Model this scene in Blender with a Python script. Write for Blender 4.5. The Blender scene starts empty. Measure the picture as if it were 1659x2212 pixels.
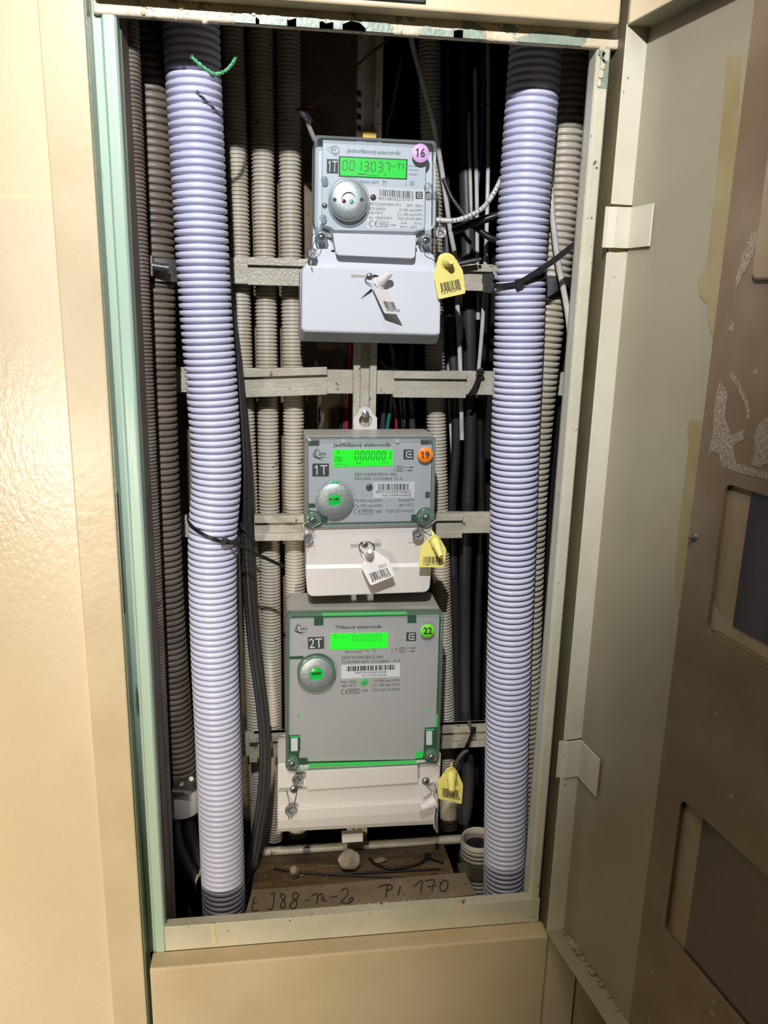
import bpy, bmesh, math, random
from mathutils import Vector, Matrix
random.seed(7)
# ------------------------------------------------------------------ camera
F = 1740.0; CX, CY = 829.5, 1106.0
RX = Vector((0.99117962, -0.01048191, 0.13211012))
RY = Vector((-0.13047299, -0.25193931, 0.95890739))
RZ = Vector((0.02323255, -0.96768627, -0.25108472))
CAM = Vector((0, -.74, 0))
S = bpy.context.scene
cam = bpy.data.cameras.new('camera'); cam.sensor_fit = 'VERTICAL'; cam.sensor_height = 36; cam.lens = F / 2212 * 36
cam.clip_start = .01
co = bpy.data.objects.new('camera', cam); S.collection.objects.link(co)
right = Vector((RX[0], RY[0], RZ[0])); down = Vector((RX[1], RY[1], RZ[1])); fwd = Vector((RX[2], RY[2], RZ[2]))
M = Matrix((right, -down, -fwd)).transposed().to_4x4(); M.translation = CAM
co.matrix_world = M; S.camera = co
# ------------------------------------------------------------------ light, exposure
S.view_settings.view_transform = 'Standard'; S.view_settings.look = 'None'
S.view_settings.exposure = 0.0; S.view_settings.gamma = 1.0; S.view_settings.use_curve_mapping = False
W = bpy.data.worlds.new('room'); S.world = W; W.use_nodes = True
W.node_tree.nodes['Background'].inputs[0].default_value = (1.0, .80, .56, 1)
W.node_tree.nodes['Background'].inputs[1].default_value = .022

def lamp(name, typ, loc, target, color, power, **kw):
    l = bpy.data.lights.new(name, typ); l.color = color; l.energy = power
    for k, v in kw.items(): setattr(l, k, v)
    o = bpy.data.objects.new(name, l); S.collection.objects.link(o); o.location = loc
    o.rotation_euler = (Vector(target) - Vector(loc)).to_track_quat('-Z', 'Y').to_euler()
    return o
lamp('torch', 'SPOT', (-.06, -.80, .50), (.07, .08, .03), (.93, .95, 1.0), 56, spot_size=math.radians(56), spot_blend=.72, shadow_soft_size=.011)
lamp('corridor_lamp', 'AREA', (-.55, -1.0, 2.1), (-.05, 0, -.4), (1.0, .87, .68), 20, shape='RECTANGLE', size=.9, size_y=.5)
lamp('low_fill_spot', 'SPOT', (-.55, -1.5, -.35), (-.42, 0, -.68), (1.0, .90, .73), 104, spot_size=math.radians(56), spot_blend=1.0, shadow_soft_size=.06)  # added fill from low left, no real lamp; brightens wall and lower door

# ------------------------------------------------------------------ helpers
def P(px, py, Y):
    a, b = px - CX, py - CY
    v = Vector((RX[0]*a + RX[1]*b + RX[2]*F, RY[0]*a + RY[1]*b + RY[2]*F, RZ[0]*a + RZ[1]*b + RZ[2]*F))
    return CAM + v * ((Y - CAM.y) / v.y)
def ray(px, py):
    a, b = px - CX, py - CY
    return Vector((RX[0]*a + RX[1]*b + RX[2]*F, RY[0]*a + RY[1]*b + RY[2]*F, RZ[0]*a + RZ[1]*b + RZ[2]*F))
def PZ(px, py, z):
    v = ray(px, py); return CAM + v * ((z - CAM.z) / v.z)
def lin(c):
    return tuple(((x/255)/12.92 if x/255 <= .04045 else ((x/255+.055)/1.055)**2.4) for x in c) + (1,)
MATS = {}
def mat(name, c, c2=None, rough=.5, metal=0, scale=30, bump=0, bscale=200, spec=.5, detail=4, lo=.4, hi=.65, sss=0, stretch=None, spots=None):
    if name in MATS: return MATS[name]
    m = bpy.data.materials.new(name); m.use_nodes = True; nt = m.node_tree; n = nt.nodes; L = nt.links
    b = n['Principled BSDF']; b.inputs['Roughness'].default_value = rough; b.inputs['Metallic'].default_value = metal
    b.inputs['Specular IOR Level'].default_value = spec
    tc = n.new('ShaderNodeTexCoord'); vec = tc.outputs['Object']
    if stretch:
        mp = n.new('ShaderNodeMapping'); mp.inputs['Scale'].default_value = stretch; L.new(vec, mp.inputs[0]); vec = mp.outputs[0]
    col = None
    if c2:
        t = n.new('ShaderNodeTexNoise'); t.inputs['Scale'].default_value = scale; t.inputs['Detail'].default_value = detail
        L.new(vec, t.inputs['Vector'])
        r = n.new('ShaderNodeValToRGB'); r.color_ramp.elements[0].position = lo; r.color_ramp.elements[1].position = hi
        r.color_ramp.elements[0].color = lin(c); r.color_ramp.elements[1].color = lin(c2)
        L.new(t.outputs[0], r.inputs[0]); col = r.outputs[0]
    if spots:                                   # (colour, scale, threshold) small specks of dirt or chipped paint
        v = n.new('ShaderNodeTexNoise'); v.inputs['Scale'].default_value = spots[1]; v.inputs['Detail'].default_value = 3
        L.new(vec, v.inputs['Vector'])
        r2 = n.new('ShaderNodeValToRGB'); r2.color_ramp.elements[0].position = spots[2]; r2.color_ramp.elements[1].position = spots[2] + .03
        r2.color_ramp.elements[0].color = (0, 0, 0, 1); r2.color_ramp.elements[1].color = (1, 1, 1, 1)
        L.new(v.outputs[0], r2.inputs[0])
        mx = n.new('ShaderNodeMix'); mx.data_type = 'RGBA'; mx.inputs[7].default_value = lin(spots[0])
        L.new(r2.outputs[0], mx.inputs[0])
        if col: L.new(col, mx.inputs[6])
        else: mx.inputs[6].default_value = lin(c)
        col = mx.outputs[2]
    if col: L.new(col, b.inputs['Base Color'])
    else: b.inputs['Base Color'].default_value = lin(c)
    if sss:
        b.inputs['Subsurface Weight'].default_value = sss; b.inputs['Subsurface Radius'].default_value = (.004, .004, .005)
        b.inputs['Subsurface Scale'].default_value = 1
    if bump:
        t = n.new('ShaderNodeTexNoise'); t.inputs['Scale'].default_value = bscale; t.inputs['Detail'].default_value = 3
        L.new(vec, t.inputs['Vector'])
        bp = n.new('ShaderNodeBump'); bp.inputs['Strength'].default_value = bump; bp.inputs['Distance'].default_value = .001
        L.new(t.outputs[0], bp.inputs['Height']); L.new(bp.outputs[0], b.inputs['Normal'])
    MATS[name] = m; return m
def emit(name, c, strength):
    m = bpy.data.materials.new(name); m.use_nodes = True; b = m.node_tree.nodes['Principled BSDF']
    b.inputs['Base Color'].default_value = lin(tuple(x*.3 for x in c)); b.inputs['Emission Color'].default_value = lin(c)
    b.inputs['Emission Strength'].default_value = strength; b.inputs['Roughness'].default_value = .3
    MATS[name] = m; return m
def clear(name, tint, solid, fac, rough=.08, gl=.06):
    """clear moulded plastic: light passes, a little is scattered, the surface shines"""
    m = bpy.data.materials.new(name); m.use_nodes = True; nt = m.node_tree; n = nt.nodes; L = nt.links
    n.remove(n['Principled BSDF']); out = n['Material Output']
    tr = n.new('ShaderNodeBsdfTransparent'); tr.inputs[0].default_value = tint + (1,)
    df = n.new('ShaderNodeBsdfDiffuse'); df.inputs[0].default_value = lin(solid)
    m1 = n.new('ShaderNodeMixShader'); m1.inputs[0].default_value = fac; L.new(tr.outputs[0], m1.inputs[1]); L.new(df.outputs[0], m1.inputs[2])
    g = n.new('ShaderNodeBsdfGlossy'); g.inputs['Roughness'].default_value = rough
    fr = n.new('ShaderNodeFresnel'); fr.inputs[0].default_value = 1.45
    m2 = n.new('ShaderNodeMixShader'); L.new(fr.outputs[0], m2.inputs[0]); L.new(m1.outputs[0], m2.inputs[1]); L.new(g.outputs[0], m2.inputs[2])
    L.new(m2.outputs[0], out.inputs[0]); MATS[name] = m; return m

ORG = {}
GROUPS = {'electricity_meter': 'electricity meters on the frame', 'lead_seal': 'lead seals on the meters', 'seal_tag': 'barcode tags hanging from the meters', 'grey_conduit': 'narrow grey conduits', 'wide_grey_conduit': 'wide grey conduits', 'corrugated_duct': 'thick white ducts', 'cable_tie': 'black cable ties', 'cable': 'loose cables', 'wire': 'thin coloured wires', 'stone': 'rubble on the cabinet floor', 'cable_scrap': 'cable scraps on the floor', 'twisted_wire': 'twisted wires'}
def link(o): S.collection.objects.link(o)
def tag(o, label, cat=None, group=None):
    o['label'] = label
    group = group or GROUPS.get(o.name.split('.')[0])
    if cat: o['category'] = cat
    if cat and group: o['group'] = group
    return o
def thing(name, label, cat, loc, group=None):
    o = bpy.data.objects.new(name, None); link(o); o.location = loc; o.empty_display_size = .02
    ORG[o.name] = Vector(loc); tag(o, label, cat, group); return o
class G:
    def __init__(s): s.v = []; s.f = []; s.sm = []
    def add(s, vs, fs, smooth=False):
        k = len(s.v); s.v += [Vector(v) for v in vs]; s.f += [tuple(i + k for i in f) for f in fs]; s.sm += [smooth] * len(fs); return s
    def box(s, x0, x1, y0, y1, z0, z1):
        return s.add([(x, y, z) for x in (x0, x1) for y in (y0, y1) for z in (z0, z1)],
                     [(0, 1, 3, 2), (4, 6, 7, 5), (0, 4, 5, 1), (2, 3, 7, 6), (0, 2, 6, 4), (1, 5, 7, 3)])
    def obox(s, c, ax, ay, az, hx, hy, hz):
        c = Vector(c)
        return s.add([c + ax*a*hx + ay*b*hy + az*d*hz for a in (-1, 1) for b in (-1, 1) for d in (-1, 1)],
                     [(0, 1, 3, 2), (4, 6, 7, 5), (0, 4, 5, 1), (2, 3, 7, 6), (0, 2, 6, 4), (1, 5, 7, 3)])
    def loft(s, A, B, smooth=False):
        n = len(A)
        return s.add(list(A) + list(B), [tuple(range(n)), tuple(range(2*n - 1, n - 1, -1))] + [(i, (i + 1) % n, (i + 1) % n + n, i + n) for i in range(n)], smooth)
    def prism(s, A, yb):                     # A world points on a plane of constant y, pushed straight back
        return s.loft(A, [Vector((p.x, yb, p.z)) for p in A])
    def tube(s, pts, r, n=10, cap=True, flat=None):
        pts = [Vector(p) for p in pts]; m = len(pts)
        rr = r if isinstance(r, (list, tuple)) else [r] * m
        up = Vector((0, 1, 0)); vs = []; prev = None
        for i, p in enumerate(pts):
            t = (pts[min(i + 1, m - 1)] - pts[max(i - 1, 0)]).normalized()
            if prev is None:
                a = t.cross(up)
                if a.length < .1: a = t.cross(Vector((1, 0, 0)))
                a.normalize()
            else:
                a = prev - t * prev.dot(t); a.normalize()
            prev = a; b = t.cross(a)
            for k in range(n):
                an = 2 * math.pi * k / n; fl = flat or 1
                vs.append(p + (a * math.cos(an) + b * math.sin(an) * fl) * rr[i])
        fs = [(i*n + k, i*n + (k + 1) % n, (i + 1)*n + (k + 1) % n, (i + 1)*n + k) for i in range(m - 1) for k in range(n)]
        s.add(vs, fs, True)
        if cap: s.add(vs[:n], [tuple(range(n))]); s.add(vs[-n:], [tuple(range(n))])
        return s
    def lathe(s, c, axis, prof, n=24, cap=True):       # prof: (distance along axis, radius)
        c = Vector(c); t = Vector(axis).normalized(); a = t.cross(Vector((0, 0, 1)))
        if a.length < .1: a = t.cross(Vector((1, 0, 0)))
        a.normalize(); b = t.cross(a); vs = []
        for d, r in prof:
            for k in range(n):
                an = 2*math.pi*k/n; vs.append(c + t*d + (a*math.cos(an) + b*math.sin(an))*r)
        fs = [(i*n + k, i*n + (k + 1) % n, (i + 1)*n + (k + 1) % n, (i + 1)*n + k) for i in range(len(prof) - 1) for k in range(n)]
        s.add(vs, fs, True)
        if not cap: return s
        if prof[0][1] > 1e-6: s.add(vs[:n], [tuple(range(n))])
        if prof[-1][1] > 1e-6: s.add(vs[-n:], [tuple(range(n))])
        return s
    def ribbon(s, pts, nrm, w):              # flat stroke of width w on a plane with normal nrm
        pts = [Vector(p) for p in pts]; vs = []
        for i, p in enumerate(pts):
            t = (pts[min(i + 1, len(pts) - 1)] - pts[max(i - 1, 0)]).normalized(); b = t.cross(nrm).normalized() * (w / 2)
            vs += [p - b, p + b]
        return s.add(vs, [(2*i, 2*i + 1, 2*i + 3, 2*i + 2) for i in range(len(pts) - 1)])
def mk(name, g, m, parent=None, bevel=0, seg=2, solid=0, fix=True, label=None, cat=None, group=None, off=-1):
    if parent is not None: org = ORG[parent.name]
    else:
        xs = [v.x for v in g.v]; ys = [v.y for v in g.v]; zs = [v.z for v in g.v]
        org = Vector(((min(xs) + max(xs))/2, (min(ys) + max(ys))/2, min(zs)))
    me = bpy.data.meshes.new(name); me.from_pydata([v - org for v in g.v], [], g.f)
    for p, sm in zip(me.polygons, g.sm): p.use_smooth = sm
    if fix:
        b = bmesh.new(); b.from_mesh(me)
        bmesh.ops.remove_doubles(b, verts=b.verts, dist=1e-7); bmesh.ops.recalc_face_normals(b, faces=b.faces); b.to_mesh(me); b.free()
    if any(g.sm): me.set_sharp_from_angle(angle=math.radians(50))
    me.materials.append(m if isinstance(m, bpy.types.Material) else MATS[m])
    o = bpy.data.objects.new(name, me); link(o)
    if parent is not None: o.parent = parent
    else: o.location = org
    ORG[o.name] = org
    if solid:
        md = o.modifiers.new('thickness', 'SOLIDIFY'); md.thickness = solid; md.offset = off
    if bevel:
        md = o.modifiers.new('edge', 'BEVEL'); md.width = bevel; md.segments = seg; md.limit_method = 'ANGLE'; md.angle_limit = math.radians(35); md.harden_normals = False
        for p in me.polygons: p.use_smooth = False
    if label: tag(o, label, cat, group)
    return o
def struct(o): o['kind'] = 'structure'; return o
def spline(cps, step):                      # Catmull-Rom through world points, resampled evenly
    cps = [Vector(c) for c in cps]
    q = [cps[0]*2 - cps[1]] + cps + [cps[-1]*2 - cps[-2]]; fine = []
    for i in range(1, len(q) - 2):
        for k in range(24):
            t = k/24; a, b, c, d = q[i-1:i+3]
            fine.append(.5*((2*b) + (c - a)*t + (2*a - 5*b + 4*c - d)*t*t + (3*b - a - 3*c + d)*t**3))
    fine.append(cps[-1]); out = [fine[0]]; acc = 0
    for a, b in zip(fine, fine[1:]):
        L = (b - a).length; pos = step - acc
        while pos <= L:
            out.append(a.lerp(b, pos/L)); pos += step
        acc = (acc + L) % step if L else acc
    return out
def px(path): return [P(*p) for p in path]
def corrugated(g, cps, ro, ri, pitch, n, prof, cap=True):
    """one ridge per pitch; prof: list of (fraction, 0..1 of ridge height)"""
    pts = spline(cps, pitch); path = []; rr = []
    for i in range(len(pts) - 1):
        for fr, h in prof:
            path.append(pts[i].lerp(pts[i + 1], fr)); rr.append(ri + (ro - ri)*h)
    g.tube(path, rr, n, cap=cap); return g
BIG = [(0, 0), (.10, 0), (.16, .55), (.24, .92), (.34, 1), (.62, 1), (.76, .92), (.86, .5)]
FINE = [(0, 0), (.2, .1), (.35, .8), (.5, 1), (.7, .95), (.87, .35)]
class Crop:
    def __init__(s, ox, oy, sc, Y): s.ox, s.oy, s.sc, s.Y = ox, oy, sc, Y
    def p(s, x, y, Y=None): return P(s.ox + x/s.sc, s.oy + y/s.sc, s.Y if Y is None else Y)
    def r(s, pts, Y=None):                   # polygon with rounded corners (x, y, radius)
        out = []; n = len(pts)
        for i in range(n):
            a, b, c = pts[i - 1], pts[i], pts[(i + 1) % n]; r = b[2] if len(b) > 2 else 0
            B = Vector(b[:2])
            if r <= 0: out.append(s.p(b[0], b[1], Y)); continue
            u = (Vector(a[:2]) - B); v = (Vector(c[:2]) - B); r = min(r, u.length*.49, v.length*.49); u.normalize(); v.normalize()
            A, D = B + u*r, B + v*r
            for k in range(5):
                t = k/4; q = A*(1 - t)**2 + B*2*t*(1 - t) + D*t*t; out.append(s.p(q.x, q.y, Y))
        return out
_tc = {}
def glyphs(s, bold=0):
    if (s, bold) in _tc: return _tc[(s, bold)]
    cu = bpy.data.curves.new('t', 'FONT'); cu.body = s; cu.size = 1; cu.resolution_u = 2; cu.offset = bold; cu.fill_mode = 'FRONT'
    o = bpy.data.objects.new('t', cu); me = o.to_mesh()
    vs = [(v.co.x, v.co.y) for v in me.vertices]; fs = [tuple(p.vertices) for p in me.polygons]
    o.to_mesh_clear(); bpy.data.objects.remove(o); bpy.data.curves.remove(cu)
    _tc[(s, bold)] = (vs, fs); return vs, fs
_cap = max(v[1] for v in glyphs('H')[0])
def text(g, fn, s, x0, y0, x1, y1, h, bold=0):
    """letters on the surface fn(x, y): baseline from (x0,y0) to (x1,y1), capital height h"""
    vs, fs = glyphs(s, bold)
    if not vs: return
    vs, fs = list(vs), list(fs); sw = .10 + 2*bold
    for i, ch in enumerate(s):               # the figure one gets its flag
        if ch == '1':
            xr = max(v[0] for v in glyphs(s[:i + 1], bold)[0]); k = len(vs); vs += [(xr - sw, _cap*.99), (xr - sw, _cap*.80), (xr - sw - .15, _cap*.68), (xr - sw - .15, _cap*.80)]; fs.append((k, k + 1, k + 2, k + 3))
    a = min(v[0] for v in vs); b = max(v[0] for v in vs)
    D = Vector((x1 - x0, y1 - y0)); U = Vector((D.y, -D.x)).normalized() * h
    g.add([fn(x0 + D.x*(v[0] - a)/(b - a) + U.x*v[1]/_cap, y0 + D.y*(v[0] - a)/(b - a) + U.y*v[1]/_cap) for v in vs], fs)
def poly2(g, fn, pts): g.add([fn(*p) for p in pts], [tuple(range(len(pts)))])
def rect2(g, fn, x0, y0, x1, y1, sk=0):     # sk: fall of the right side in pixels
    poly2(g, fn, [(x0, y0), (x1, y0 + sk), (x1, y1 + sk), (x0, y1)])
def line2(g, fn, pts, w):
    for (ax, ay), (bx, by) in zip(pts, pts[1:]):
        d = Vector((bx - ax, by - ay)); n = Vector((-d.y, d.x)).normalized()*w/2; e = d.normalized()*w*.3
        poly2(g, fn, [(ax - e.x + n.x, ay - e.y + n.y), (bx + e.x + n.x, by + e.y + n.y), (bx + e.x - n.x, by + e.y - n.y), (ax - e.x - n.x, ay - e.y - n.y)])
def barcode(g, fn, x0, y0, x1, y1, x2, y2, n=36, seed=1):
    """bars from top-left (x0,y0) to top-right (x1,y1); (x2,y2) is the bottom-left corner"""
    rd = random.Random(seed); tot = n; xs = []; t = 0
    while t < tot:
        w = rd.choice([.6, .6, 1.2, 1.9]); xs.append((t, min(t + w, tot))); t += w + rd.choice([.5, .6, 1.1, 1.5])
    D = Vector((x1 - x0, y1 - y0)); V = Vector((x2 - x0, y2 - y0))
    for a, b in xs:
        A = Vector((x0, y0)) + D*a/tot; B = Vector((x0, y0)) + D*b/tot
        poly2(g, fn, [A[:], B[:], (B + V)[:], (A + V)[:]])
SEG = {'0': 'abcdef', '1': 'bc', '2': 'abged', '3': 'abgcd', '7': 'abc', '8': 'abcdefg', 'P': 'abefg', '.': ''}
def seven(g, fn, ch, x, y, w, h, t, sk=0):
    q = {'a': ((x+sk, y), (x+w+sk, y)), 'g': ((x+sk/2, y+h/2), (x+w+sk/2, y+h/2)), 'd': ((x, y+h), (x+w, y+h)),
         'f': ((x+sk, y), (x+sk/2, y+h/2)), 'b': ((x+w+sk, y), (x+w+sk/2, y+h/2)), 'e': ((x+sk/2, y+h/2), (x, y+h)), 'c': ((x+w+sk/2, y+h/2), (x+w, y+h))}
    for k in SEG[ch]:
        (ax, ay), (bx, by) = q[k]; d = Vector((bx-ax, by-ay)); e = d.normalized()*t*.75; n = Vector((-d.y, d.x)).normalized()*t/2
        poly2(g, fn, [(ax+e.x*.2, ay+e.y*.2), (ax+e.x+n.x, ay+e.y+n.y), (bx-e.x+n.x, by-e.y+n.y), (bx-e.x*.2, by-e.y*.2), (bx-e.x-n.x, by-e.y-n.y), (ax+e.x-n.x, ay+e.y-n.y)])

# ------------------------------------------------------------------ materials
mat('wall_paint', (224, 197, 158), (219, 191, 151), rough=.55, scale=6, bump=.15, bscale=300)
mat('wall_gloss', (222, 204, 172), (214, 196, 162), rough=.24, scale=9, bump=.45, bscale=260, stretch=(1, 1, .6))
mat('frame_cream', (212, 193, 158), (204, 184, 148), rough=.32, scale=12, bump=.35, bscale=120)
mat('frame_rough', (206, 188, 156), (222, 208, 182), rough=.22, scale=40, bump=1.0, bscale=260, spots=((136, 146, 130), 60, .60))
mat('reveal_green', (112, 124, 98), (122, 134, 110), rough=.3, scale=20, bump=.3)
mat('gap_green', (70, 110, 86), rough=.4)
mat('frame_green', (172, 194, 174), (182, 202, 184), rough=.3, scale=20, bump=.4, bscale=200, stretch=(1, 1, .08), spots=((96, 104, 92), 90, .72))
mat('green_bare', (128, 142, 124), (150, 162, 142), rough=.4, scale=50, bump=.6, bscale=300)
mat('frame_grey', (192, 187, 164), (202, 196, 174), rough=.3, scale=20, bump=.4, bscale=250, spots=((98, 86, 66), 120, .70))
mat('door_paint', (153, 145, 121), (161, 153, 129), rough=.38, scale=7, bump=.12, bscale=60, spots=((90, 80, 60), 190, .75))
mat('door_flange', (200, 194, 172), (206, 200, 180), rough=.32, scale=20, bump=.2, bscale=150, spots=((96, 84, 66), 260, .72))
mat('ochre_smear', (144, 128, 88), (154, 140, 104), rough=.5, scale=25)
mat('dirty_panel', (120, 100, 78), (134, 116, 94), rough=.4, scale=14, bump=.2, bscale=90, spots=((160, 148, 132), 45, .70))
mat('residue', (124, 107, 86), (168, 155, 139), rough=.6, scale=760, bump=.5, bscale=700, lo=.42, hi=.60)
mat('gasket', (158, 142, 116), (148, 130, 104), rough=.6, scale=30, bump=.3, bscale=200)
mat('foam', (172, 157, 134), (160, 144, 122), rough=.8, scale=60, bump=.4)
mat('olive_reveal_shade', (104, 96, 72), (92, 84, 60), rough=.5, scale=20)
mat('pane_grey', (62, 60, 60), (70, 67, 66), rough=.18, scale=8)
mat('pane_brown', (66, 54, 52), (72, 60, 56), rough=.2, scale=6)
mat('rail_paint', (170, 162, 142), (182, 176, 160), rough=.35, scale=40, bump=.7, bscale=350, spots=((120, 92, 60), 110, .68))
mat('rail_dark', (120, 112, 96), (134, 126, 110), rough=.45, scale=40, bump=.6, bscale=300)
mat('back_plaster', (120, 106, 86), (104, 90, 70), rough=.8, scale=25, bump=.8, bscale=160, spots=((70, 58, 44), 130, .68))
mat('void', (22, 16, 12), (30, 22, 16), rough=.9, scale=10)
mat('side_wall', (84, 76, 62), (98, 90, 74), rough=.6, scale=20, bump=.4)
mat('duct_white', (197, 197, 216), (203, 203, 221), rough=.34, scale=12, sss=.12)
mat('conduit_grey', (186, 178, 162), (172, 160, 140), rough=.42, scale=26, bump=.2, spots=((110, 84, 56), 90, .70))
mat('conduit_dull', (116, 104, 92), (96, 84, 73), rough=.5, scale=26, bump=.3, spots=((90, 70, 50), 90, .66))
mat('wood', (96, 74, 48), (124, 100, 70), rough=.75, scale=14, bump=.6, stretch=(1, 6, 1), spots=((60, 44, 28), 70, .62))
mat('sign_plate', (136, 120, 96), (150, 134, 110), rough=.6, scale=30, bump=.3, spots=((90, 76, 56), 160, .68))
mat('ink', (92, 78, 64), rough=.7)
mat('black', (26, 25, 26), (36, 34, 34), rough=.35, scale=40)
mat('black_dull', (40, 38, 40), (60, 57, 58), rough=.45, scale=30, stretch=(1, 1, .1))
mat('tape', (44, 42, 42), rough=.5, bump=.4)
mat('white_cable', (196, 192, 188), (176, 168, 158), rough=.35, scale=50, spots=((110, 96, 84), 160, .70))
mat('blue', (20, 92, 140), rough=.4); mat('teal', (16, 104, 88), rough=.4); mat('red', (150, 24, 50), rough=.4)
mat('brown_wire', (110, 52, 30), rough=.4); mat('green_wire', (60, 150, 90), (120, 190, 140), rough=.4, scale=300)
mat('steel', (150, 148, 148), (176, 174, 172), rough=.3, metal=.9, scale=200)
mat('steel_dull', (104, 98, 90), (126, 120, 110), rough=.45, metal=.6, scale=90, bump=.3)
mat('lead', (130, 128, 130), (170, 168, 170), rough=.38, metal=.7, scale=260, bump=1.0, bscale=700)
mat('zinc', (150, 158, 158), (176, 184, 182), rough=.42, metal=.55, scale=500, bump=.18, bscale=1500)
mat('brass', (150, 122, 60), rough=.35, metal=.8)
mat('case_white', (200, 203, 208), rough=.38, bump=.10, bscale=1800)
mat('case_warm', (206, 200, 194), rough=.38, bump=.15, bscale=900)
mat('case_grey', (164, 160, 150), rough=.42, bump=.15, bscale=900)
mat('plate_light', (190, 194, 204), rough=.4); mat('plate_grey', (176, 176, 182), rough=.4); mat('plate_dark', (166, 161, 163), rough=.4)
mat('paper', (210, 208, 212), rough=.5); mat('print', (34, 33, 36), rough=.6); mat('print_grey', (70, 72, 80), rough=.6)
mat('white_print', (205, 205, 205), rough=.6)
mat('tag_yellow', (226, 212, 118), rough=.42, sss=.08); mat('tag_white', (214, 208, 206), rough=.4, sss=.08)
mat('pink', (214, 168, 216), rough=.45); mat('orange', (246, 130, 16), rough=.45); mat('lime', (110, 216, 40), rough=.45)
mat('sensor', (60, 34, 44), rough=.15); mat('slot', (60, 56, 54), rough=.8)
mat('stone', (128, 116, 100), (156, 148, 136), rough=.8, scale=60, bump=1, bscale=200)
mat('crumb', (140, 122, 90), (170, 156, 124), rough=.85, scale=90, bump=.8)
mat('drip', (214, 196, 160), rough=.35)
mat('segment', (10, 92, 26), rough=.5); mat('segment_faint', (8, 170, 40), rough=.5)
emit('lcd', (10, 255, 60), .78); emit('lcd_hot', (0, 255, 20), .95)
emit('glow', (10, 235, 80), .55); emit('glow_dim', (30, 150, 86), .10)
clear('clear_front', (.96, .98, .97), (190, 205, 200), .05)
clear('clear_rim', (.86, .89, .89), (184, 192, 194), .26, rough=.15)
clear('clear_rim_green', (.78, .89, .83), (146, 174, 158), .24, rough=.15)
NY = Vector((0, -1, 0))
exec_parts = []

# ------------------------------------------------------------------ wall and cabinet frame
ZT, ZB = .2155, -.6455          # opening
XL, XR = -.122, .277
FY = -.02                        # face of the frame
w = struct(mk('wall_left', G().box(-1.6, -.177, -.012, .05, -1.2, 1.6), 'wall_paint'))
g = G().box(-1.6, -.1771, -.0135, -.012, -1.2, P(60, 428, -.012).z)
struct(mk('gloss_paint_band', g, 'wall_gloss', w))
struct(mk('wall_right', G().box(.339, 1.5, -.012, .05, -1.2, 1.6), 'wall_paint'))
cab = thing('meter_cabinet', 'built-in cream steel electricity cabinet with its right door open, filling the picture', 'cabinet', (.08, 0, -1.1))
TOP, BOT = 1.0, -1.05
def vprofile(prof, z0, z1):      # prof: closed (x, y) outline
    return G().loft([Vector((x, y, z0)) for x, y in prof], [Vector((x, y, z1)) for x, y in prof])
mk('left_jamb', vprofile([(-.177, .04), (-.177, FY), (-.1425, FY), (-.1425, .0035), (-.1395, .0035), (-.1395, .04)], BOT, TOP), 'frame_cream', cab, bevel=.0025, seg=3)
mk('left_reveal', vprofile([(-.1424, FY + .0028), (-.1412, FY + .0028), (-.1412, .0025), (-.1424, .0025)], BOT, TOP), 'reveal_green', cab, label='green painted inner side of the left jamb')
mk('left_door_stop', vprofile([(-.1412, .03), (-.1412, .003), (-.1345, .003), (-.1325, -.0015), (-.124, -.0015), (-.122, .001), (-.122, .017), (-.124, .03)], BOT, TOP), 'frame_green', cab, bevel=.0008, label='light green ridged door stop')
mk('inner_return', vprofile([(-.1245, .0145), (-.121, .0145), (-.119, .034), (-.1245, .034)], BOT, TOP), 'side_wall', cab, bevel=.0005)
mk('slot', G().box(-.1414, -.1406, -.0145, -.012, -.285, -.17), 'slot', cab)
mk('right_jamb', vprofile([(XR, .016), (XR, .001), (XR + .0025, -.0015), (XR + .011, -.0015), (XR + .0135, .002), (XR + .0135, .014), (XR + .0185, .014), (XR + .0185, FY), (.333, FY), (.333, .03), (XR + .004, .03)], BOT, TOP), 'frame_grey', cab, bevel=.0009)
mk('right_face', G().box(XR + .0186, .3325, FY - .0006, FY, BOT, TOP), 'frame_cream', cab)
mk('right_reveal_shade', G().box(XR + .0176, XR + .0184, FY + .002, .0138, BOT, TOP), 'olive_reveal_shade', cab)  # dirty olive plate, darkened to hold the shade of the jamb gap
mk('head_rail', G().box(-.1395, XR + .0185, -.0025, .006, ZT, ZT + .034), 'frame_rough', cab, bevel=.002, seg=3)
mk('sill', G().box(-.1225, XR + .013, -.0022, .010, -.676, ZB), 'frame_grey', cab, bevel=.0006)
mk('sill_base', G().box(-.1395, XR + .0185, .003, .03, -.72, -.68), 'frame_grey', cab)
# chipped patches, runs and lumps of paint on the frame
g = G(); rd = random.Random(3)
def blob(g, c, rx, rz, y, n=14, jit=.25, dy=.0004, sd=0):
    r_ = random.Random(sd); A = []
    for k in range(n):
        a = 2*math.pi*k/n; j = 1 + r_.uniform(-jit, jit); A.append(Vector((c[0] + math.cos(a)*rx*j, y, c[1] + math.sin(a)*rz*j)))
    g.prism(A, y + dy)
for i, (x0, x1, y) in enumerate([(506, 560, 40), (552, 640, 48), (620, 720, 54), (690, 790, 59), (740, 850, 65), (905, 1000, 76), (980, 1050, 84), (1118, 1256, 92)]):
    p0, p1 = P(x0, y - 14, -.003), P(x1, y, -.003); 
    A = [Vector((p0.x, -.0033, ZT + .0005)), Vector((p1.x, -.0033, ZT + .0005))]
    for k in range(7):
        t = 1 - k/6; A.append(Vector((p0.x + (p1.x - p0.x)*t, -.0033, ZT + .0085 + rd.uniform(-.003, .002) - .004*abs(t - .5)*1.6)))
    mk('chipped_patch', G().prism(A, -.0024), 'green_bare', cab)
g = G()
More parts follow.
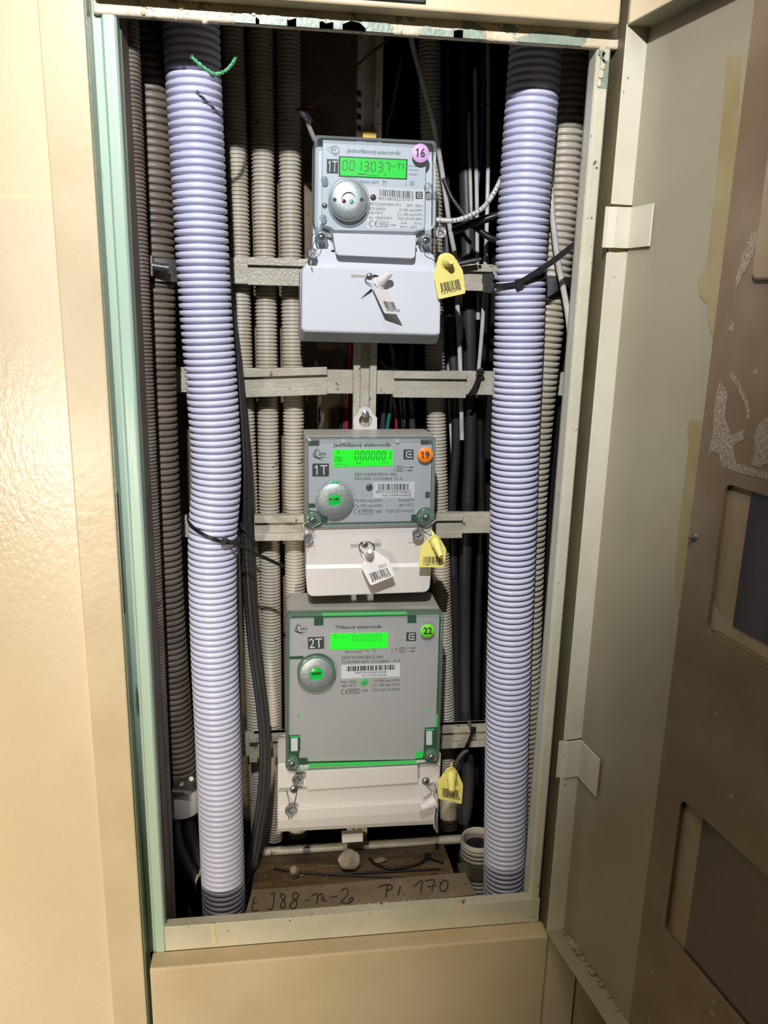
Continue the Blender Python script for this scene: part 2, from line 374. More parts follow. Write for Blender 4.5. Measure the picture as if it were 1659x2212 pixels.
for i in range(120):
    x = rd.uniform(-.12, .03) if i < 80 else rd.uniform(.0, .27); z = rd.uniform(ZT + .001, ZT + .02); r = rd.uniform(.0004, .0016)
    g.lathe((x, -.0022, z), (0, -1, 0), [(0, r), (r*.5, r*.8), (r*.8, 0)], 8)
for cx_, cy_, r in ((392, 14, .0026), (442, 46, .0024), (310, 28, .002), (380, 38, .002), (548, 31, .0022)):
    c = P(cx_, cy_, -.0025); g.lathe(c, (0, -1, 0), [(0, r), (r*.45, r*.85), (r*.8, r*.4), (r*.9, 0)], 12)
o = mk('paint_lump', g, 'frame_rough', cab, label='dried lumps and drops of paint'); o['kind'] = 'stuff'
for k, (x0, y0, x1, y1, wd) in enumerate([(458, 1995, 464, 2040, 13), (508, 2020, 512, 2036, 13), (994, 1952, 996, 1972, 15), (992, 1972, 990, 1992, 9)]):
    a = P(x0, y0, -.0025); b = P(x1, y1, -.0025); ww = wd/2400/2; g = G(); A = []
    for t, s_ in ((0, 1.1), (.2, .9), (.45, .45), (.6, .8), (.8, 1), (1, .9)): A.append((a.lerp(b, t), s_))
    pts = [q + Vector((-ww*s_, 0, 0)) for q, s_ in A] + [q + Vector((ww*s_, 0, 0)) for q, s_ in reversed(A)]
    for q in pts: q.y = -.0026
    g.prism(pts, -.0021); mk('paint_run', g, 'drip', cab)
# corner caulk on the right jamb and chips
g = G()
for (x, y, r) in ((1300, 112, .003), (1305, 125, .0026), (1302, 140, .0024), (1297, 160, .0022), (1293, 180, .002)):
    blob(g, (P(x, y, -.002).x, P(x, y, -.002).z), r, r*1.6, -.0028, sd=x, dy=.001)
mk('paint_lump', g, 'frame_rough', cab)
g = G(); a, b = P(1308, 132, -.002), P(1295, 190, -.002)
g.prism([Vector((XR + .003, -.0019, a.z)), Vector((XR + .0108, -.0019, a.z)), Vector((XR + .0108, -.0019, b.z)), Vector((XR + .003, -.0019, b.z))], -.0013)
mk('chipped_patch', g, 'green_bare', cab)
# other compartments' doors
ud = mk('upper_door', G().box(-.1355, .287, -.0215, -.002, .2285, .90), 'frame_cream', cab, bevel=.0022, seg=3)
mk('lock_plate', G().box(P(770, 3, -.022).x, P(920, 3, -.022).x, -.0235, -.0215, P(840, 3, -.022).z, P(840, 3, -.022).z + .06), 'black', ud, bevel=.001)
mk('lower_door', G().box(-.1362, .2950, -.0245, -.0005, -1.04, -.6765), 'frame_cream', cab, bevel=.0022, seg=3)
# interior shell
mk('back_panel', G().box(-.2, .105, .245, .26, -.95, .7), 'back_plaster', cab)
mk('shaft_wall', G().box(.06, .5, .42, .44, -.95, .7), 'void', cab)
mk('partition', G().box(.105, .11, .245, .42, -.95, .7), 'void', cab)
mk('left_side', G().box(-.2, -.145, .03, .26, -.95, .7), 'side_wall', cab)
mk('right_side', G().box(.335, .35, .031, .43, -.95, .7), 'void', cab)
mk('shaft_floor', G().box(-.2, .5, .03, .44, -.86, -.85), 'void', cab)
mk('shaft_top', G().box(-.2, .5, .03, .44, .70, .71), 'void', cab)
g = G(); A = [PZ(x, y, -.672) for x, y in ((555, 1866), (960, 1828), (1000, 1930), (528, 1990))]
for q in A[2:]: q.y = .012
A[0].y = .135; A[1].y = .135
g.loft(A, [q - Vector((0, 0, .012)) for q in A]); mk('floor_board', g, 'wood', cab, bevel=.0006)
# white smear on the plaster
g = G(); 
for (x, y, rx, rz, s_) in ((690, 880, .0022, .02, 1), (693, 905, .0032, .014, 2), (682, 800, .004, .012, 3)):
    c = P(x, y, .2445); blob(g, (c.x, c.z), rx, rz, .2447, sd=s_, jit=.45)
mk('plaster_run', g, 'rail_paint', cab)

# ------------------------------------------------------------------ the open door
DY = -.0262; DO = P(1279, 910, DY); DO = Vector((DO.x, DY, 0)); ang = math.radians(9.5)
E1 = Vector((math.sin(ang), -math.cos(ang), 0)); EN = Vector((math.cos(ang), math.sin(ang), 0)); EZ = Vector((0, 0, 1))
FW = .0205                        # depth of the door tray
DZT = P(1343, 50, DY).z; DZB = P(1183, 2015, DY).z
def D(px_, py_, off=0):           # point on the inner face, off = proud towards the cabinet side
    o = DO + EN*(FW - off); v = ray(px_, py_); t = (o - CAM).dot(EN)/v.dot(EN); return CAM + v*t
def DB(a0, a1, n0, n1, z0, z1): # box in door coordinates: a along the door, n towards its outside
    A = [DO + E1*a + EN*n + EZ*z for a in (a0, a1) for n in (n0, n1) for z in (z0, z1)]
    return G().add(A, [(0, 1, 3, 2), (4, 6, 7, 5), (0, 4, 5, 1), (2, 3, 7, 6), (0, 2, 6, 4), (1, 5, 7, 3)])
DL = .415
# cabinet > open_door (panel) > flanges ... : the panel mesh carries the pieces
door = mk('open_door', DB(0, DL, FW, FW + .0014, DZB, DZT), 'door_paint', cab, bevel=.0004, label='olive grey inside of the open cabinet door')
zc0, zc1 = P(1300, 440, DY).z, P(1300, 545, DY).z
zd0, zd1 = P(1225, 1600, DY).z, P(1225, 1680, DY).z
for a, b in ((DZB, zd1), (zd0, zc1), (zc0, DZT)):
    mk('hinge_flange', DB(-.0014, 0, 0, FW + .0014, a, b), 'door_flange', door, bevel=.0005)
mk('top_flange', DB(.0002, DL, 0, FW, DZT - .0014, DZT), 'door_paint', door, bevel=.0004)
mk('bottom_flange', DB(.0002, DL, 0, FW, DZB, DZB + .0014), 'door_paint', door, bevel=.0004)
mk('free_flange', DB(DL, DL + .0014, 0, FW + .0014, DZB, DZT), 'door_flange', door, bevel=.0004)
def hinge(z0, z1, reach):         # strap bent from the jamb over the flange onto the door face
    pr = [(-.0022, -.004), (-.0022, -.001), (.0012, .006), (.0012, .0185), (.0035, .0192), (reach, .0182)]
    A = [DO + E1*a + EN*n for a, n in pr]; g = G()
    for p, q in zip(A, A[1:]):
        d = (q - p).normalized(); nn = Vector((d.y, -d.x, 0)) * .0007; n0 = len(pr)
        g.loft([p - nn + EZ*z0, q - nn + EZ*z0, q + nn + EZ*z0, p + nn + EZ*z0], [p - nn + EZ*z1, q - nn + EZ*z1, q + nn + EZ*z1, p + nn + EZ*z1])
    h = mk('hinge', g, 'door_flange', door, bevel=.0003)
    return h
hinge(zc1 + .004, zc0 - .002, .036); hinge(zd1, zd0 - .001, .040)
# mounted backing panel with window openings
OV = .006
def dpoly(pts, off, step=None): return [D(x, y, off) for x, y in pts]
edge = [(1640, -60), (1629, 0), (1566, 619), (1487, 1220), (1399, 1851), (1365, 2070), (1368, 2086), (1385, 2118), (1440, 2212), (1520, 2350)]
# bottom/right closing edges in door space
outer = dpoly(edge, OV); aL = [(p - DO).dot(E1) for p in outer]
zbot = DZB + .012; a_edge = sum(aL[1:5])/4
def dp(a, z, n): return DO + E1*a + EN*n + EZ*z
def arcrect(a0, a1, z0, z1, r, n=4):
    out = []
    for (ca, cz, s0) in ((a1 - r, z1 - r, 0), (a0 + r, z1 - r, 90), (a0 + r, z0 + r, 180), (a1 - r, z0 + r, 270)):
        for k in range(n + 1):
            t = math.radians(s0 + 90*k/n); out.append((ca + r*math.cos(t), cz + r*math.sin(t)))
    return out
def az(x, y, off=OV):
    p = D(x, y, off); return (p - DO).dot(E1), p.z
w1l, w1b = az(1528, 1365); w1t = az(1560, 1040)[1]
w2l, w2b = az(1437, 2010); w2t = az(1473, 1722)[1]
w0l, w0b = az(1632, 606)
AR = DL - .03
holes = [(w0l, AR - .03, w0b, DZT - .03), (w1l, AR - .03, w1b, w1t), (w2l, AR - .03, w2b, w2t)]
bm = bmesh.new()
def loop(pts):
    vs = [bm.verts.new(p) for p in pts]; return [bm.edges.new((vs[i], vs[(i + 1) % len(vs)])) for i in range(len(vs))]
ed = loop([dp(a, z, FW - OV) for a, z in arcrect(a_edge, AR, zbot, DZT - .004, .004)])
for h_ in holes: ed += loop([dp(a, z, FW - OV) for a, z in arcrect(h_[0], h_[1], h_[2], h_[3], .007)])
bmesh.ops.triangle_fill(bm, use_beauty=True, edges=ed, normal=-EN)
g = G(); bm.verts.index_update(); g.add([v.co for v in bm.verts], [tuple(v.index for v in f.verts) for f in bm.faces]); bm.free()
ov = mk('backing_panel', g, 'dirty_panel', door, solid=.0028, off=0, label='brown stained plastic sheet bolted inside the door')
for i, h_ in enumerate(holes):
    g = G(); A = arcrect(h_[0] - .002, h_[1] + .002, h_[2] - .002, h_[3] + .002, .008)
    g.loft([dp(a, z, FW - .0032) for a, z in A], [dp(a, z, FW - .0012) for a, z in A]); mk('window_gasket', g, 'gasket', door)
pl = [az(1632, 1040)[0], az(1515, 1920)[0]]
ptop = az(1522, 1765)[1]; pbot1 = az(1592, 1355, .003)[1]
for (a, z0, z1, m_) in ((az(1607, 1200, .003)[0], pbot1, w1t - .001, 'pane_grey'), (az(1500, 1920, .003)[0], az(1482, 2068, .003)[1], ptop, 'pane_brown'), (w0l + .05, w0b + .03, DZT - .035, 'pane_grey')):
    mk('window_pane', G().loft([dp(a, z0, FW - .0044), dp(AR - .04, z0, FW - .0044), dp(AR - .04, z1, FW - .0044), dp(a, z1, FW - .0044)],
       [dp(a, z0, FW - .0031), dp(AR - .04, z0, FW - .0031), dp(AR - .04, z1, FW - .0031), dp(a, z1, FW - .0031)]), m_, door)
# thick pale cushion of the upper window
g = G(); A = arcrect(w0l, w0l + .06, w0b, w0b + .14, .006); g.loft([dp(a, z, FW - .011) for a, z in A], [dp(a, z, FW - .0034) for a, z in A])
mk('window_gasket', g, 'gasket', door, bevel=.002, label='thick cream gasket of the upper window')
# bolts
g = G(); c = D(1504, 1160, OV); g.lathe(c, -EN, [(-.002, .0032), (.0025, .0032), (.003, .0026), (.003, .0016), (.007, .0016), (.0074, .001)], 12)
mk('bolt', g, 'steel_dull', door)
# smears, residue: thin films lying on the door face and on the sheet
def film(name, pts, off, m_, parent=door):
    A = dpoly(pts, off); B = dpoly(pts, off - .00025); mk(name, G().loft(A, B), m_, parent)
film('ochre_smear', [(1572, 120), (1599, 120), (1592, 330), (1580, 480), (1568, 590), (1556, 700), (1542, 735), (1530, 700), (1526, 655), (1512, 640), (1508, 600), (1524, 580), (1530, 540), (1545, 400), (1560, 250)], .0006, 'ochre_smear')
film('ochre_smear', [(1490, 908), (1524, 908), (1510, 1080), (1484, 1260), (1464, 1330), (1458, 1230), (1470, 1100), (1488, 960), (1484, 930)], .0006, 'ochre_smear')
for pts in ([(1545, 860), (1556, 820), (1572, 850), (1566, 900), (1580, 940), (1612, 925), (1606, 950), (1584, 962), (1590, 1000), (1659, 1020), (1659, 1036), (1590, 1020), (1560, 1008), (1552, 980), (1536, 975), (1528, 995), (1540, 930)],
            [(1578, 800), (1592, 815), (1604, 840), (1618, 870), (1620, 905), (1614, 905), (1610, 875), (1596, 845), (1576, 815)],
            [(1628, 940), (1640, 915), (1659, 900), (1659, 1000), (1640, 1010), (1622, 1005), (1632, 970)],
            [(1606, 545), (1622, 505), (1636, 498), (1632, 540), (1612, 580), (1592, 620), (1588, 640), (1590, 600)],
            [(1574, 712), (1580, 690), (1586, 705), (1583, 720)]):
    film('adhesive_residue', pts, OV + .0017, 'residue')
film('adhesive_residue', [(1536, 1290), (1560, 1330), (1600, 1350), (1659, 1390), (1659, 1425), (1600, 1392), (1555, 1365), (1532, 1358)], .0036, 'foam')
g = G(); rd = random.Random(5)
for (x, y, r) in [(1222, 2018, .0035), (1228, 2030, .003), (1236, 2042, .0045), (1243, 2055, .005), (1250, 2066, .0045), (1258, 2078, .003), (1268, 2086, .0025), (1280, 2102, .0042), (1292, 2118, .002), (1297, 2140, .003), (1315, 2155, .002), (1335, 2180, .002)]:
    c = D(x, y, .0022); c.z = DZB + .0014 + r*.5
    b = bmesh.new(); bmesh.ops.create_icosphere(b, subdivisions=2, radius=r)
    for v in b.verts: v.co = v.co*(1 + rd.uniform(-.25, .25)); v.co.z *= .6
    b.verts.index_update(); g.add([v.co + c for v in b.verts], [tuple(v.index for v in f.verts) for f in b.faces]); b.free()
o = mk('crumbled_sealant', g, 'crumb', door, label='crumbling beige sealant along the bottom edge'); o['kind'] = 'stuff'

# ------------------------------------------------------------------ mounting frame
fr = thing('mounting_frame', 'beige painted steel frame of crossbars and a central upright behind the meters', 'frame', (.1, .16, -.70))
def bar(x0, x1, y0, y1, z0, z1, m_='rail_paint', bv=.0006, name='crossbar'): return mk(name, G().box(x0, x1, y0, y1, z0, z1), m_, fr, bevel=bv)
def channel(x0, x1, ztop, zbot, tilt=0, m_='rail_paint'):
    """rail with folded lips: web, upper lip, lower lip in one profile"""
    h = ztop - zbot; l = h*.28
    pr = [(.165, ztop), (.152, ztop), (.152, ztop - l), (.1535, ztop - l), (.1532, ztop - .0012), (.1575, ztop - .0012), (.1575, zbot + .0012), (.1532, zbot + .0012),
          (.1535, zbot + l), (.152, zbot + l), (.152, zbot), (.165, zbot)]
    A = [Vector((x0, y, z + tilt/2)) for y, z in pr]; B = [Vector((x1, y, z - tilt/2)) for y, z in pr]
    return mk('c_channel', G().loft(A, B), m_, fr, bevel=.0005)
def zx(x, y, Y=.155): q = P(x, y, Y); return q.x, q.z
# level 1
z1t, z1b = zx(600, 557, .152)[1], zx(600, 617, .152)[1]
bar(-.047, .262, .158, .166, z1b + .001, z1t - .0005); channel(zx(535, 590)[0], zx(1063, 600)[0], z1t, z1b)
# level 2
z2t, z2b = zx(1060, 802, .16)[1], zx(1060, 853, .16)[1]
bar(-.143, .33, .158, .166, z2b, z2t); channel(zx(525, 820)[0], zx(706, 820)[0], z2t + .001, z2b - .0025, tilt=-.004); channel(zx(850, 820)[0], zx(1007, 820)[0], z2t - .0005, z2b - .003)
# level 3
z4t, z4b = zx(560, 1115, .152)[1], zx(560, 1169, .152)[1]
bar(-.143, .30, .158, .166, z4b + .004, z4t - .0005); channel(zx(550, 1140)[0], zx(998, 1140)[0], z4t, z4b)
# level 4
z5t, z5b = zx(955, 1572, .152)[1], zx(955, 1618, .152)[1]
bar(-.05, .30, .158, .166, z5b, z5t); channel(zx(548, 1610)[0], zx(1058, 1600)[0], z5t, z5b)
g = G().box(zx(538, 1600)[0], zx(556, 1600)[0], .147, .155, z5t - .006, z5t + .002).box(zx(538, 1600)[0], zx(556, 1600)[0], .147, .155, z5b - .003, z5b + .006)
mk('clip', g, 'rail_paint', fr, bevel=.001)
# bottom rail: round-nosed top and a face below it
q0, q1 = zx(552, 1845, .14), zx(998, 1808, .14)
g = G().tube([Vector((q0[0], .143, q0[1])), Vector((q1[0], .143, q0[1]))], .0058, 14); mk('bottom_rail', g, 'rail_paint', fr)
bar(q0[0], q1[0] - .02, .139, .146, -.675, q0[1], 'rail_paint', name='rail_face')
# upright
xu0, xu1 = P(763, 830, .150).x, P(813, 830, .150).x
pr = [(xu0, .157), (xu0, .1485), (xu0 + .0075, .1485), (xu0 + .0075, .151), (xu0 + .008, .1545), (xu1 - .008, .1545), (xu1 - .0075, .151), (xu1 - .0075, .1485), (xu1, .1485), (xu1, .157)]
mk('upright', vprofile(pr, -.68, .30), 'rail_paint', fr, bevel=.0005)
g = G()
for i in range(4):
    c = P(776, 200 + i*25, .148); g.prism([Vector((c.x - .0022, .1482, c.z + .003)), Vector((c.x + .002, .1482, c.z + .001)), Vector((c.x + .002, .1482, c.z - .004)), Vector((c.x - .0022, .1482, c.z - .003))], .1486)
mk('slot', g, 'void', fr)

# ------------------------------------------------------------------ corrugated ducts and conduits
def duct(name, label, cat, path, ro, ri, pitch, n, prof, m_, group=None):
    g = corrugated(G(), px(path), ro, ri, pitch, n, prof); return mk(name, g, m_, None, label=label, cat=cat, group=group)
def ext(path, up=None):          # path given in pixels with Y
    return path
duct('corrugated_duct', 'thick pale lilac-white corrugated duct left of the meters, black tie round its middle', 'pipe',
     [(400, -260, .08), (413, 60, .08), (419, 190, .08), (430, 400, .08), (443, 650, .08), (462, 900, .08), (467, 1040, .08), (459, 1180, .08), (463, 1400, .08), (471, 1600, .08), (482, 1900, .08), (490, 2130, .08)],
     .0252, .0212, .0066, 40, BIG, 'duct_white')
duct('corrugated_duct', 'thick pale lilac-white corrugated duct right of the meters beside the open door', 'pipe',
     [(1176, -230, .08), (1161, 60, .08), (1152, 180, .08), (1140, 330, .08), (1127, 520, .08), (1122, 700, .08), (1113, 940, .08), (1108, 1150, .08), (1100, 1400, .08), (1095, 1600, .08), (1089, 1900, .08), (1085, 2050, .08)],
     .0255, .0214, .0066, 40, BIG, 'duct_white')
def vcond(x0, y0, x1, y1, Y, r): # extend a nearly straight conduit up and down out of view
    a, b = P(x0, y0, Y), P(x1, y1, Y); d = (a - b)/(a.z - b.z)
    return a + d*(.45 - a.z), a, b, b + d*(-.80 - b.z)
def cond(label, x0, y0, x1, y1, Y, r, m_='conduit_grey', pitch=.0040, low=None, mid=None, top=None):
    a, p, q, b = vcond(x0, y0, x1, y1, Y, r)
    cps = [a, p] + ([P(*mid)] if mid else []) + [q]
    if low is None: cps.append(b)
    else: cps[-1] = P(*low)
    g = corrugated(G(), cps, r, r*.86, pitch, 20, FINE); return mk('grey_conduit', g, m_, None, label=label, cat='conduit')
cond('narrow grey corrugated conduit between the left white duct and its two neighbours', 513, 420, 548, 1400, .188, .0122, 'conduit_grey', mid=(522, 760, .188))
cond('narrow grey corrugated conduit, the middle of the three left of the meters', 569, 420, 589, 1600, .190, .0124, 'conduit_grey', low=(592, 1812, .188), mid=(577, 800, .19))
cond('narrow grey corrugated conduit running close behind the left edges of the meters', 627, 420, 637, 1500, .190, .0124, 'conduit_grey', low=(643, 1806, .188), mid=(634, 900, .19))
cond('narrow grey corrugated conduit emerging behind the right edges of the meters', 931, 300, 953, 1450, .196, .0120, 'conduit_grey', low=(970, 1790, .196), mid=(942, 900, .196))
cond('thin dark grey corrugated conduit pressed against the left door stop', 296, 560, 338, 1500, .045, .0105, 'conduit_dull', pitch=.0034)
# wide dull conduit with its bands
bc = duct('wide_grey_conduit', 'wide dusty grey corrugated conduit at far left, ending in a pale sleeve', 'conduit',
     [(312, -260, .10), (318, 50, .10), (325, 200, .10), (333, 560, .10), (338, 800, .10), (345, 1000, .10), (358, 1300, .10), (378, 1560, .10), (389, 1660, .10), (391, 1690, .10)],
     .0195, .0168, .0066, 28, BIG, 'conduit_dull')
g = G().lathe(P(391, 1668, .10), P(394, 1765, .10) - P(391, 1668, .10), [(0, .0205), (.002, .0212), (.046, .0216), (.0475, .0205), (.0475, .0190), (.02, .0188)], 28, cap=False); mk('pale_sleeve', g, 'case_warm', bc)
g = G().lathe(P(391, 1668, .10), P(394, 1765, .10) - P(391, 1668, .10), [(-.002, .0212), (-.002, .0222), (.016, .0224), (.016, .0214)], 28); mk('rubber_strap', g, 'steel_dull', bc)
g = G()
for x, y in ((392, 1693), (413, 1682)):
    g.lathe(P(x, y, .0785), (0, -1, .1), [(0, .0028), (.0006, .0026)], 14)
mk('strap_hole', g, 'case_warm', bc)
g = G(); a, b = P(372, 1709, .070), P(411, 1712, .070); g.tube([a, b], .0035, 12)
for k in range(12): g.lathe(a.lerp(b, .1 + k*.075), b - a, [(0, .0035), (.0005, .0042), (.001, .0035)], 12)
mk('clamp_screw', g, 'steel_dull', bc)
g = G().lathe(P(341, 560, .10), P(343, 605, .10) - P(341, 560, .10), [(0, .0205), (.0, .0222), (.021, .0222), (.021, .0205)], 28); mk('pipe_clamp', g, 'steel_dull', bc)
g = G(); a, b = P(328, 574, .066), P(365, 580, .066); g.tube([a, b], .0036, 12)
for k in range(12): g.lathe(a.lerp(b, .1 + k*.075), b - a, [(0, .0036), (.0005, .0043), (.001, .0036)], 12)
g.box(a.x - .004, a.x + .001, a.y - .004, a.y + .012, a.z - .009, a.z + .009)
mk('clamp_screw', g, 'steel', bc)
rc = duct('wide_grey_conduit', 'wide shiny grey corrugated conduit half hidden behind the right white duct', 'conduit',
     [(1240, -200, .125), (1232, 80, .125), (1222, 250, .125), (1212, 400, .125), (1196, 560, .125), (1178, 700, .125), (1160, 860, .125), (1145, 1050, .125), (1135, 1300, .125), (1128, 1600, .125), (1120, 1900, .125)],
     .0205, .0170, .0066, 28, BIG, 'conduit_grey')
g = G().lathe(P(1190, 598, .125), P(1186, 645, .125) - P(1190, 598, .125), [(0, .0206), (.001, .022), (.021, .0222), (.022, .0206)], 28); mk('rubber_band', g, 'tape', rc)
# open stub at lower right
A = P(1033, 1812, .125); B = P(1030, 1935, .125)
g = corrugated(G(), [A, A.lerp(B, .5), B], .0225, .0195, .0060, 28, BIG, cap=False)
g2 = G().lathe(A, A - B, [(-.03, .0185), (.001, .0190), (.002, .0215), (-.001, .0226), (-.003, .0215)], 28, cap=False)
st = mk('grey_conduit', g2, 'conduit_grey', None, label='short open-ended corrugated stub in the lower right corner', cat='conduit')
mk('ribbed_wall', g, 'conduit_grey', st)
mk('stub_clamp', G().lathe(A.lerp(B, .28), B - A, [(0, .0225), (0, .0245), (.020, .0245), (.020, .0225)], 28).box(A.x - .030, A.x - .018, .085, .11, A.z - .04, A.z - .022), 'side_wall', st)
mk('stub_bore', G().lathe(A - (A - B).normalized()*.012, A - B, [(0, .0183), (.0005, .0183)], 24), 'void', st)

# ------------------------------------------------------------------ cables
def cable(label, path, r, m_, cat='cable', name='cable', flat=None, n=10, group=None, step=.006):
    return mk(name, G().tube(spline(px(path), step), r, n, flat=flat), m_, None, label=label, cat=cat, group=group)
# flat ribbed black bundle on the left
pth = [(470, 480, .125), (486, 600, .122), (503, 720, .118), (518, 860, .115), (527, 1000, .112), (530, 1130, .112), (536, 1250, .112), (549, 1400, .112), (565, 1520, .112), (573, 1620, .112), (568, 1720, .112), (556, 1800, .112), (542, 1880, .11), (528, 1960, .11), (515, 2020, .11)]
g = G()
for d, dy in ((-7, .002), (0, -.002), (7, .001)):
    g.tube(spline([P(x + d*(.7 if y < 900 else 1), y, Y + dy) for x, y, Y in pth], .006), .0033, 10)
mk('black_cable_bundle', g, 'black_dull', None, label='flat ribbed black cable bundle curving down beside the left white duct', cat='cable')
cable('black cable bending behind the pale sleeve at lower left', [(400, 1700, .10), (408, 1780, .10), (425, 1850, .10), (440, 1900, .11), (450, 1960, .12)], .0075, 'black_dull')
g = thing('black_cable', 'thick black cable with a frayed cut end at lower left', 'cable', P(420, 1900, .09))
mk('sheath', G().tube(spline(px([(378, 1700, .10), (381, 1800, .095), (398, 1850, .09), (418, 1888, .09), (427, 1898, .09)]), .006), .0072, 12), 'black_dull', g)
gg = G()
for k in range(7): gg.tube([P(426, 1890, .085), P(422 + k*2, 1905 - k*3, .08), P(424 + k*1.2, 1912 - k*6, .08)], .0004, 5)
mk('frayed_strands', gg, 'white_cable', g)
cable('slim grey cable running down just right of the left white duct', [(512, 1200, .115), (516, 1400, .12), (520, 1590, .125), (520, 1700, .13)], .0022, 'white_cable')
# right group
cable('long white cable slanting down from the top right of the meter with the pink sticker', [(880, 0, .16), (890, 90, .16), (908, 160, .16), (934, 255, .16), (950, 340, .165), (962, 420, .172), (973, 500, .18), (985, 570, .185), (989, 680, .185), (993, 760, .185), (996, 860, .185), (998, 960, .19)], .0027, 'white_cable')
cable('straight white cable close to the left side of the right white duct', [(1054, -100, .2), (1054, 100, .2), (1055, 300, .2), (1052, 470, .19), (1048, 580, .19), (1042, 700, .19), (1034, 800, .19), (1030, 860, .19)], .0024, 'white_cable')
cable('thin shiny pale cable, left of a close pair above the upper crossbar', [(1010, 200, .21), (1014, 330, .20), (1017, 430, .20), (1018, 560, .20), (1022, 700, .2)], .0019, 'white_cable')
cable('thin shiny pale cable, right of a close pair above the upper crossbar', [(1026, 150, .205), (1028, 330, .20), (1030, 430, .20), (1031, 560, .20), (1033, 700, .2)], .0024, 'white_cable')
cable('thick black sleeved cable in the middle of the right cable group', [(1000, 100, .215), (1004, 300, .21), (1010, 500, .205), (1013, 640, .2), (1015, 800, .2), (1016, 960, .2), (1010, 1100, .2), (1004, 1250, .2), (1004, 1500, .2), (1012, 1700, .2)], .0078, 'black_dull', n=14)
cable('black cable between the grey conduit and the long white cable', [(955, 200, .23), (966, 560, .215), (972, 700, .21), (982, 820, .205), (985, 960, .205), (976, 1100, .205), (980, 1250, .205), (985, 1500, .205), (990, 1800, .2)], .0058, 'black_dull', n=14)
cable('dark cable at the left side of the right white duct, lower half', [(1035, 860, .22), (1040, 1100, .22), (1032, 1350, .22), (1028, 1700, .22)], .005, 'black')
cable('black cable hanging low beside the lowest yellow tag', [(1000, 1560, .185), (1010, 1640, .18), (1010, 1720, .18), (1000, 1790, .18)], .0085, 'black_dull', n=14)
cable('bright blue cable beside the grey conduit right of the meters', [(968, 90, .225), (966, 300, .225), (960, 450, .222), (957, 600, .22), (960, 780, .218), (960, 850, .218)], .0024, 'blue')
cable('pale grey cable right beside the blue cable', [(964, 560, .218), (968, 700, .216), (970, 860, .216), (978, 1000, .21)], .0018, 'white_cable')
cable('printed light grey cable curving from the upper meter to the right duct', [(938, 474, .120), (955, 476, .118), (985, 476, .115), (1015, 466, .113), (1042, 450, .11), (1062, 425, .108), (1078, 396, .108), (1085, 380, .112)], .0026, 'white_cable', n=14, step=.003)
gl = G(); ch = '421305121.0_539'; sp = spline(px([(972, 476, .115), (985, 476, .1145), (1015, 466, .1125), (1042, 450, .1095), (1062, 425, .1075), (1076, 400, .1075)]), .0004)
for i, c_ in enumerate(ch):
    k = int((len(sp) - 2)*(i + .5)/len(ch)); p_ = sp[k]; t_ = (sp[k + 1] - sp[k - 1]).normalized(); u_ = Vector((t_.z, 0, -t_.x)).normalized()
    vs, fs = glyphs(c_)
    if vs: gl.add([Vector((p_.x, p_.y - .00275, p_.z)) - t_*(v[0] - .3)*.0042 + u_*(v[1] - .36)*.0034 for v in vs], fs)
pc = [o for o in bpy.data.objects if o.get('label', '').startswith('printed light grey')][0]
mk('printed_digits', gl, 'print', pc, fix=False)
cable('thick twisted black cable entering behind the right duct at the upper meter', [(978, 500, .135), (995, 493, .132), (1020, 482, .130), (1050, 473, .128), (1085, 462, .126), (1110, 455, .13)], .0040, 'black', n=14)
cable('black cable drooping to the right below the thick twisted one', [(1015, 486, .145), (1032, 494, .142), (1052, 510, .140), (1070, 517, .138), (1095, 520, .14)], .0034, 'black', n=12)
cable('thin black cable slanting down behind the printed grey cable', [(958, 385, .165), (975, 425, .162), (1000, 460, .155), (1018, 480, .15)], .0022, 'black_dull')
cc = cable('short black cable with a cut end above the upper crossbar', [(983, 571, .142), (1005, 567, .14), (1024, 563, .138), (1034, 561, .138)], .0026, 'black_dull', n=12)
mk('cut_end', G().tube([P(1033, 561.2, .138), P(1039, 559.5, .138)], .0018, 8), 'steel', cc)
for i, (pts, r, m_, lab) in enumerate([
    ([(868, 120, .205), (850, 220, .205), (833, 300, .205), (826, 420, .205)], .0016, 'teal', 'thin green wire in the dark gap above the upper meter'),
    ([(842, 735, .205), (850, 780, .205), (846, 860, .205), (836, 930, .205), (832, 1000, .205)], .0024, 'teal', 'green wire right of the central upright, widest of three'),
    ([(822, 780, .205), (838, 796, .205), (862, 800, .205), (873, 870, .205), (872, 930, .205), (872, 990, .205)], .0018, 'teal', 'thin green wire further right of the central upright'),
    ([(757, 740, .225), (753, 800, .225), (749, 880, .225), (747, 940, .225)], .0028, 'red', 'crimson wire left of the central upright'),
    ([(748, 740, .228), (745, 830, .228), (742, 940, .228)], .0014, 'teal', 'thin green wire touching the crimson wire'),
    ([(746, 780, .232), (740, 860, .232), (735, 940, .232)], .0024, 'black', 'black wire left of the crimson wire'),
    ([(850, 860, .205), (855, 900, .205), (857, 950, .205)], .0018, 'red', 'thin red wire right of the central upright'),
    ([(835, 840, .205), (828, 900, .205), (824, 950, .205)], .0032, 'black_dull', 'dull black cable just right of the slotted hanger'),
    ([(862, 780, .205), (866, 880, .205), (874, 950, .205)], .0026, 'black', 'black cable between the green wires'),
    ([(890, 740, .205), (888, 850, .205), (892, 950, .205)], .004, 'black_dull', 'dark cable close left of the conduit behind the meters'),
    ([(1046, 120, .205), (1040, 300, .205), (1030, 420, .205)], .002, 'blue', 'dark blue wire deep behind the straight white cable')]):
    cable(lab, pts, r, m_, cat='wire', name='wire')
cable('white cable crossing in front of the wide conduit at far right', [(1184, 330, .10), (1190, 420, .095), (1197, 500, .092), (1206, 570, .09), (1217, 625, .088), (1226, 675, .086), (1232, 730, .085)], .0031, 'white_cable', n=14)
